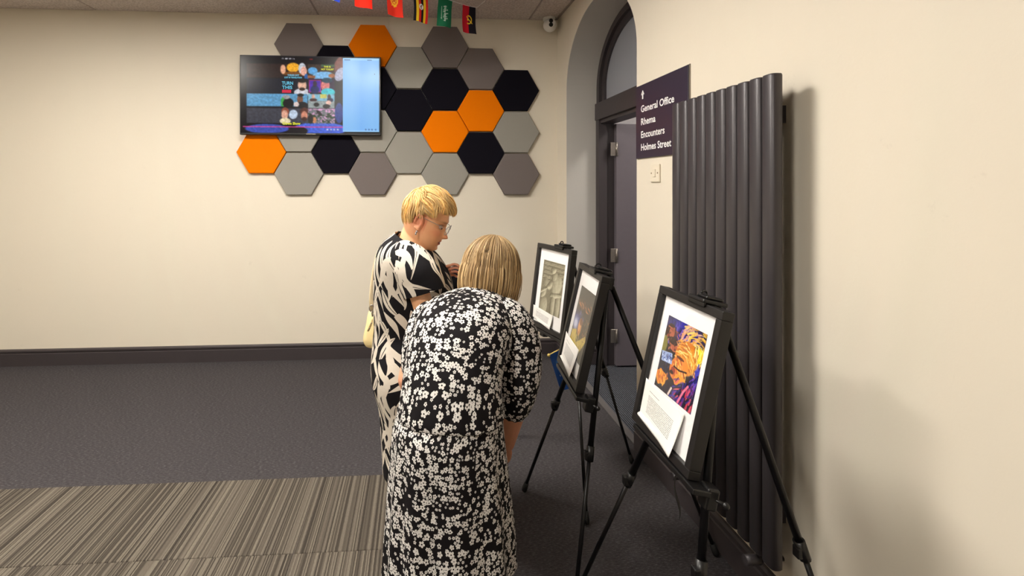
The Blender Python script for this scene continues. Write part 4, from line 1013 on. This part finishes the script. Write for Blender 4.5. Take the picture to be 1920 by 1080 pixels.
# hair: short and wavy, swept from the crown
ctr = Vector((.003, 0, .026)); rad3 = (.104, .087, .107)
whorl = Vector((-.62, -.10, .78)).normalized(); e1 = Vector((0, 0, 1)).cross(whorl).normalized(); e2 = whorl.cross(e1)
paths, rads, cols = [], [], []
def onshell(dv, k=1.0):
    return ctr+Vector((dv.x*rad3[0], dv.y*rad3[1], dv.z*rad3[2]))*k
r = random.Random(21)
def hair1(N, layer, kr, wave):
    for i in range(N):
        ph = r.uniform(0, 2*math.pi); dirv = e1*math.cos(ph)+e2*math.sin(ph)
        t0 = r.uniform(0, 1.5)**1.0; ln = r.uniform(.5, .95)
        pts = []; wv = 2.2*math.sin(2.0*ph+.6)+1.3*math.sin(5*ph)+r.uniform(-.5, .5); wa = wave*r.uniform(.6, 1.2); side_ = whorl.cross(dirv)
        for s in np.linspace(0, 1, 12):
            t = t0+s*ln; dv = whorl*math.cos(t)+dirv*math.sin(t)+side_*(wa*math.sin(t*4.2+wv)*min(1, .3+s)+.12*s*math.sin(t*2))
            dv.normalize()
            q = onshell(dv, layer*(1+.035*math.sin(s*3.1)+.012*math.sin(ph*9+t*6)))
            # keep the hair off the face and above ears and nape
            low = .046-.02*abs(dv.y) if q.x > .045 else (.012+.010*math.sin(i) if q.x > -.035 else -.030-.5*max(0, .09+q.x)*0)
            if q.x > .0: low = .036+.012*math.sin(i*1.3)
            if q.x > .05: low = .066+.015*math.sin(q.y*90+i*.7)
            if q.x < -.04: low = -.070
            if q.z < low: break
            if q.z < 0: q = Vector((q.x, q.y*(1-.9*(-q.z)), q.z)); q.x = q.x*(1-1.1*(-q.z)) 
            pts.append(T1 @ (q*S1))
        if len(pts) < 4: continue
        pts = cr([tuple(p) for p in pts], 12)
        c = np.array((232, 190, 124))*(.93+.09*math.sin(ph*11+2*math.sin(3*ph)))*r.uniform(.90, 1.07)+np.array((10, 4, -6))*r.uniform(-1, 1)
        paths.append(pts); rads.append(kr*r.uniform(.7, 1.2)*np.concatenate([[.7], np.ones(6), np.linspace(1, .25, 5)])); cols.append(np.clip(c, 0, 255))
hair1(1500, .965, .0042, .06); hair1(1300, 1.0, .0030, .12); hair1(900, 1.035, .0026, .15); hair1(260, 1.08, .0022, .18)
ho = off_parent(strands('hair', paths, rads, cols, M['hair'], None), root1); ho['label'] = 'short wavy golden blonde hair'
# glasses
gl = MB()
def rim(yc):
    pts = []
    for q in np.linspace(0, 2*math.pi, 25):
        yy = yc+.0245*math.copysign(abs(math.cos(q))**.75, math.cos(q)); zz = -.006+.0185*math.copysign(abs(math.sin(q))**.75, math.sin(q))
        pts.append(hp(.107-.16*max(0, abs(yy)-.01)*.9-.0+.06*zz, yy, zz))
    return pts
r1, r2 = rim(.033), rim(-.033)
gl.tube(r1, .0011, 6); gl.tube(r2, .0011, 6); gl.tube([hp(.1055, .009, 0), hp(.110, 0, .003), hp(.1055, -.009, 0)], .0012, 6)
for s_ in (-1, 1):
    gl.tube([hp(.099, s_*.057, .004), hp(.09, s_*.072, .006), hp(.04, s_*.080, .010), hp(-.012, s_*.084, .014), hp(-.028, s_*.083, -.004)], .0013, 6)
go = off_parent(gl.build('glasses', M['silver']), root1); go['label'] = 'thin silver wire glasses'
for rr_ in (r1, r2):
    n = len(rr_)-1; lm = MB(); lm.add(rr_[:-1], [tuple(range(n))])
    lo = lm.build('lens', M['lens']); lo.parent = go; lo.location = (0, 0, 0)
em = MB(); em.ellipsoid(hp(-.003, -.087, -.048), (.005, .005, .005), n=10, m=8); em.ellipsoid(hp(-.003, -.088, -.057), (.004, .004, .006), n=10, m=8)
eo = off_parent(em.build('earring', M['silver']), root1)
for s_ in (-1, 1):
    eb = MB().ellipsoid(hp(.0700, s_*.031, -.003), (.0105, .0105, .0085), n=14, m=10); ebo = off_parent(eb.build('eye', M['eye']), root1)
    ib = MB().ellipsoid(hp(.0785, s_*.031, -.006), (.0042, .0042, .0042), n=10, m=8); io = ib.build('iris', M['iris']); io.parent = ebo
# dress
dr = MB(); D = []
for px0, px1, py, b_, tl in ((742, 806, 451, .085, -.50), (734, 812, 458, .115, -.42), (722, 819, 466, .160, -.32), (712, 828, 480, .185, -.22), (706, 840, 503, .190, -.12), (704, 849, 540, .180, 0), (704, 850, 580, .172, 0),
                        (704, 846, 615, .165, 0), (702, 848, 645, .180, 0), (699, 852, 682, .200, 0), (702, 853, 715, .200, 0), (713, 852, 757, .185, 0), (717, 851, 800, .18, 0), (720, 851, 838, .18, 0), (722, 851, 870, .182, 0)):
    c = A((px0+px1)/2, py, ZA); a = (px1-px0)/2*ZA/FPX
    D.append((c.x, c.y, c.z, a, b_, tl))
D = cr(D, 70)
rings = [(Vector(d[:3]), (f1+UP*d[5])*d[3], l1*d[4]) for d in D]
fold1 = lambda t, th: 1+.012*math.sin(3*th+9*t)*(t > .1)+.016*max(0, 1-abs(t-.52)/.10)*math.sin(19*th)-.02*max(0, 1-abs(t-.50)/.04)+.02*max(0, t-.6)*math.sin(9*th+2)
loft(dr, rings, 72, caps=(False, False), fold=fold1, n_=2.25)
# near sleeve (wide, to the elbow) and far sleeve
def sleeve(mb, pts, n=26, fold=None, voff=0.0):
    c = cr(pts, n); P = [Vector(q[:3]) for q in c]; out = []
    for i, p in enumerate(P):
        t = (P[min(i+1, n-1)]-P[max(i-1, 0)]).normalized(); a = (f1-t*f1.dot(t)).normalized(); b_ = t.cross(a)
        out.append((p, a*c[i][3], b_*c[i][4]))
    return loft(mb, out, 40, caps=(True, False), fold=fold, voff=voff)
sleeve(dr, [tuple(A(757, 468, 1.98))+(.045, .05), tuple(A(764, 482, 1.94))+(.075, .062), tuple(A(778, 506, 1.90))+(.086, .062), tuple(A(790, 530, 1.89))+(.092, .060), tuple(A(796, 549, 1.885))+(.092, .056)], fold=lambda t, th: 1+.02*math.sin(4*th+5*t), voff=.33)
sleeve(dr, [tuple(A(768, 472, 2.14))+(.045, .05), tuple(A(776, 490, 2.19))+(.075, .065), tuple(A(796, 550, 2.24))+(.088, .066)], voff=.7)
do = off_parent(dr.build('dress', M['leafy']), root1); do['label'] = 'black dress with white leaf print and wide elbow sleeves'
md = do.modifiers.new('thickness', 'SOLIDIFY'); md.thickness = .002
for s_ in (-1, 1):
    an = A(776, 725, ZA)+l1*s_*.075; an = Vector((an.x-.01, an.y, 0)); b = MB()
    loft(b, [(an+f1*t+UP*(.028 if t < .1 else .022), l1*wd, UP*hh) for t, wd, hh in ((-.055, .02, .018), (-.045, .034, .026), (0, .038, .028), (.08, .045, .022), (.14, .040, .020), (.175, .018, .014))], 16)
    off_parent(b.build('shoe', M['shoe']), root1)
# shoulder bag
bg = tag(empty('shoulder_bag', A(696, 640, 2.06)), 'small cream leather shoulder bag hanging at the standing person\'s hip', 'bag')
bb = MB(); BQ = []
for px0, px1, py, th in ((697, 716, 573, .020), (692, 722, 585, .045), (689, 724, 605, .060), (684, 726, 630, .070), (688, 724, 642, .066), (694, 720, 646, .05)):
    BQ.append(tuple(A((px0+px1)/2, py, 2.12))+((px1-px0)/2*2.12/FPX, th))
BQ = cr(BQ, 24); loft(bb, [(Vector(q[:3]), f1*q[3], l1*q[4]) for q in BQ], 32, n_=3.0)
sub(bb, 'bag_body', 'bagleather', bg)
b = MB(); pts = cr([tuple(A(*k)) for k in ((701, 585, 2.03), (697, 572, 2.02), (698, 545, 2.05), (703, 505, 2.10), (709, 480, 2.14), (720, 462, 2.18), (740, 452, 2.20), (765, 462, 2.24))], 24)
P = [Vector(p) for p in pts]
sub(b.tube(P, .0135, 10, flat=.16), 'strap', 'webbing', bg)
b = MB(); q = A(697, 578, 2.015); b.tube([q+Vector((.010*math.cos(t), 0, .014*math.sin(t))) for t in np.linspace(0, 6.28, 14)], .0028, 8); b.tube([q-UP*.012, q-UP*.035+RV*.004], .004, 8); sub(b, 'clasp', 'steel', bg)
b = MB().tube([A(698, 598, 1.975), A(694, 612, 1.972), A(690, 621, 1.972)], [.006, .007, .006], 8, flat=.35); sub(b, 'zip_pull', 'bagleather', bg)
b = MB()
for k in ((697, 606), (693, 616)): b.ellipsoid(A(k[0], k[1], 1.966), (.003, .003, .003), n=8, m=6)
sub(b, 'stud', 'steel', bg)
# dark pouch held up in the hands
pc = tag(empty('pouch', A(860, 545, 2.12)), 'dark navy pouch held up in the standing person\'s hands', 'pouch')
b = MB(); PQ = []
for px0, px1, py, th in ((850, 876, 499, .018), (847, 878, 502, .024), (846, 879, 515, .034), (846, 880, 532, .036), (849, 878, 544, .03), (852, 875, 547, .02)): PQ.append(tuple(A((px0+px1)/2, py, 2.20))+((px1-px0)/2*2.20/FPX, th))
PQ = cr(PQ, 18); loft(b, [(Vector(q[:3]), f1*q[3], l1*q[4]) for q in PQ], 28, n_=3.2, fold=lambda t, th: 1+.04*math.sin(5*th+6*t)); sub(b, 'pouch_body', 'navy', pc)
b = MB().tube([A(849, 500, 2.16), A(843, 502, 2.15), A(841.5, 507, 2.145), A(844, 512, 2.15), A(849, 511, 2.16)], .004, 8); sub(b, 'wrist_loop', 'white', pc)

# =============================== person 2: bending, floral dress ===============================
root2 = tag(empty('person', Vector(A(845, 900, 1.52))*Vector((1, 1, 0))), 'person with a dark blonde bob in a floral dress, bending towards the pictures', 'person')
y2 = math.radians(24)
fd = FV*math.cos(y2)+RV*math.sin(y2); lt = RV*math.cos(y2)-FV*math.sin(y2)            # forward, right hand side
body = MB()
hy = math.radians(42); hf2 = FV*math.cos(hy)+RV*math.sin(hy); pit = math.radians(34)
l2 = UP.cross(hf2); hfv = hf2*math.cos(pit)-UP*math.sin(pit); huv = UP*math.cos(pit)+hf2*math.sin(pit)
hc2 = A(922, 508, 1.88)
T2 = Matrix(((hfv.x, l2.x, huv.x, hc2.x), (hfv.y, l2.y, huv.y, hc2.y), (hfv.z, l2.z, huv.z, hc2.z), (0, 0, 0, 1)))
head_mesh(body, T2, 1.0)
SP = [  # px, py, zc, half width, half thickness of the trunk, hips to neck
    (842, 810, 1.53, .175, .150), (845, 782, 1.53, .176, .160), (845, 745, 1.54, .166, .140), (848, 700, 1.57, .163, .130), (858, 650, 1.62, .172, .125), (872, 613, 1.68, .175, .115), (891, 588, 1.74, .150, .092), (908, 572, 1.79, .105, .074), (917, 560, 1.82, .072, .062), (921, 548, 1.85, .058, .056)]
def spine(rows, n):
    c = cr([tuple(A(*r_[:3]))+r_[3:] for r_ in rows], n); P = [Vector(q[:3]) for q in c]; out = []
    for i, p in enumerate(P):
        t = (P[min(i+1, n-1)]-P[max(i-1, 0)]).normalized(); a = (lt-t*lt.dot(t)).normalized(); b_ = a.cross(t)
        out.append((p, a*c[i][3], b_*c[i][4]))
    return out
bodyrows = [r_[:3]+(r_[3]*.88, r_[4]*.88) for r_ in SP[:-3]]+[(908, 572, 1.79, .09, .066), (917, 556, 1.82, .060, .056), (920, 535, 1.86, .054, .054)]
loft(body, spine(bodyrows, 26), 28)
kneeR = Vector((0, 0, 0))
hipc = A(842, 795, 1.53)
for s_ in (-1, 1):
    hip = hipc+lt*s_*.062; kn = hip+fd*.11+lt*s_*.01; kn.z = .44; an = hip+fd*.02+lt*s_*.02; an.z = .075
    body.tube([hip, hip.lerp(kn, .5), kn, kn.lerp(an, .35), an], [.080, .074, .058, .054, .037], 16); body.tube([an+UP*.02, an+fd*.03-UP*.03, an+fd*.13-UP*.045], [.036, .038, .028], 12)
    b = MB(); g = Vector((an.x, an.y, 0))
    loft(b, [(g+fd*t+UP*(.028 if t < .1 else .022), lt*wd, UP*hh) for t, wd, hh in ((-.055, .02, .018), (-.045, .034, .026), (0, .038, .028), (.08, .045, .022), (.14, .040, .020), (.175, .018, .014))], 16)
    off_parent(b.build('shoe', M['shoe']), root2)
    if s_ == 1: kneeR = kn.copy()
    else: kneeL = kn.copy()
shR = A(955, 592, 1.74); elR = A(967, 735, 1.71); wrR = A(949, 834, 1.81)
body.tube([shR, elR], [.052, .045], 16); body.ellipsoid(elR, (.044, .044, .044)); body.tube([elR, elR.lerp(wrR, .35), elR.lerp(wrR, .85), wrR], [.046, .049, .035, .030], 16)
hand(body, wrR, A(932, 872, 1.87)-wrR, -RV*.8+FV*.4, .35, .95)
shL = A(800, 596, 1.80); elL = A(768, 712, 1.70); wrL = A(800, 800, 1.80)
body.tube([shL, elL], [.050, .043], 16); body.ellipsoid(elL, (.042, .042, .042)); body.tube([elL, elL.lerp(wrL, .4), wrL], [.042, .040, .027], 16); hand(body, wrL, A(812, 850, 1.84)-wrL, RV, .35, .98, thumb_side=-1)
def skincol2(co): 
    c = np.ones((len(co), 3))*np.array((214, 156, 124)); nz = vnoise(co[:, 0]*90, co[:, 2]*40+co[:, 1]*60, 3)[:, None]
    return c*(1-.18*nz)+.18*nz*np.array((226, 140, 118))
off_parent(remesh(body, 'body', .0032, 4, M['skin'], None, skincol2), root2)
# dress: bodice, skirt, sleeves
dr = MB()
def fold2(t, th): return 1+.010*math.sin(4*th+7*t)+.022*max(0, 1-t/.22)*math.sin(17*th+2)-.05*max(0, 1-t/.05)
loft(dr, spine(SP[1:-1], 60), 84, caps=(False, False), fold=fold2, n_=2.2)
K = []
for px0, px1, py, zc, b_ in ((764, 930, 742, 1.54, .120), (752, 938, 764, 1.535, .150), (740, 936, 794, 1.525, .180), (733, 938, 850, 1.515, .195), (729, 943, 900, 1.51, .205), (726, 948, 950, 1.505, .212), (722, 953, 1000, 1.50, .220), (719, 957, 1050, 1.50, .228)):
    K.append(tuple(A((px0+px1)/2, py, zc))+((px1-px0)/2*zc/FPX, b_))
K = cr(K, 64)
def foldk(t, th): return 1+(.012+.05*t)*math.sin(11*th+1.3*math.sin(3*th))*min(1, t*2.5)*.55+.018*max(0, 1-t/.18)*math.sin(23*th)
rk = [(Vector(q[:3])+fd*.030*min(1, i/30), lt*q[3]*1.02, fd*q[4]) for i, q in enumerate(K)]
loft(dr, rk, 132, caps=(False, False), fold=foldk, n_=2.1, voff=1.3)
# uneven hem: pull the lower rows
hem0 = len(dr.v)-64*133
for i in range(40, 64):
    for k in range(133):
        j = hem0+i*133+k; th = 2*math.pi*k/132; x, y, z = dr.v[j]; dr.v[j] = (x, y, z-.055*((i-40)/23.0)*max(0, math.cos(th+1.9))+.012*math.sin(5*th)*((i-40)/23.0))
def sleeve2(pts, voff, n=34):
    c = cr(pts, n); P = [Vector(q[:3]) for q in c]; out = []
    for i, p in enumerate(P):
        t = (P[min(i+1, n-1)]-P[max(i-1, 0)]).normalized(); a = (lt-t*lt.dot(t)).normalized(); b_ = t.cross(a); out.append((p, a*c[i][3], b_*c[i][4]))
    loft(dr, out, 44, caps=(True, True), fold=lambda t, th: 1+.02*math.sin(5*th+4*t)+.05*max(0, (t-.75)/.25)*math.sin(13*th), voff=voff)
sleeve2([tuple(A(930, 575, 1.73))+(.050, .060), tuple(A(950, 598, 1.71))+(.078, .085), tuple(A(968, 640, 1.69))+(.083, .090), tuple(A(972, 690, 1.67))+(.080, .088), tuple(A(967, 735, 1.67))+(.072, .078), tuple(A(963, 762, 1.675))+(.060, .062), tuple(A(961, 774, 1.68))+(.046, .048)], 2.1)
sleeve2([tuple(A(822, 582, 1.78))+(.050, .060), tuple(A(808, 600, 1.77))+(.070, .078), tuple(A(795, 640, 1.73))+(.074, .080), tuple(A(786, 690, 1.70))+(.066, .070), tuple(A(784, 705, 1.70))+(.045, .046)], 2.9)
do = off_parent(dr.build('dress', M['floral']), root2); do['label'] = 'black dress printed with small white flowers'
md = do.modifiers.new('thickness', 'SOLIDIFY'); md.thickness = .002
# hair: straight bob falling from a parting
paths, rads, cols = [], [], []
r = random.Random(5)
HC = hc2; hax = (hf2, l2, UP)
tiltq = math.radians(14); hu3 = UP*math.cos(tiltq)+hf2*math.sin(tiltq); hf3 = hf2*math.cos(tiltq)-UP*math.sin(tiltq)
def bob(N, lay, kr, wob):
    for i in range(N):
        az = r.uniform(-math.pi, math.pi)                 # 0 = face
        if abs(az) < .75: continue
        t0 = r.uniform(.02, .9)**1.2; pts = []
        Rx, Ry, Rz = .116*lay, .112*lay, .128*lay
        flare = r.uniform(.96, 1.06); endz = -.118+.022*r.uniform(-1, 1)**3-(.01 if abs(az) < 1.4 else 0); ph = r.uniform(0, 6.28)
        for s in np.linspace(0, 1, 16):
            th = t0+(1.62-t0)*min(1, s*1.55)
            x = -math.sin(th)*Rx*-math.cos(az); y = math.sin(th)*Ry*math.sin(az); z = math.cos(th)*Rz+.012
            if s > .645:
                u = (s-.645)/.355; z0 = math.cos(1.62)*Rz+.012; z = z0+(endz-z0)*u; k = flare*(1+.05*math.sin(u*2.2)-.20*u**3); x *= k; y *= k
            y += wob*math.sin(s*6+ph)*s; x += wob*math.cos(s*5+ph)*s
            x -= .008
            pts.append(tuple(HC+hf3*x+l2*y+hu3*z))
        g = r.random(); base = np.array((150, 122, 84)) if g < .55 else (np.array((186, 158, 116)) if g < .85 else np.array((112, 88, 60)))
        c0 = base*r.uniform(.85, 1.12); grad = np.linspace(.92, 1.08, 16)[:, None]
        paths.append(pts); rads.append(kr*r.uniform(.7, 1.25)*np.concatenate([[.6], np.ones(9), np.linspace(1, .3, 6)])); cols.append(np.clip(c0*grad, 0, 255))
bob(1500, .94, .0046, .001); bob(1500, 1.0, .0034, .003); bob(260, 1.03, .0016, .007)
ho = off_parent(strands('hair', paths, rads, cols, M['hair'], None), root2); ho['label'] = 'straight dark blonde bob with lighter streaks'
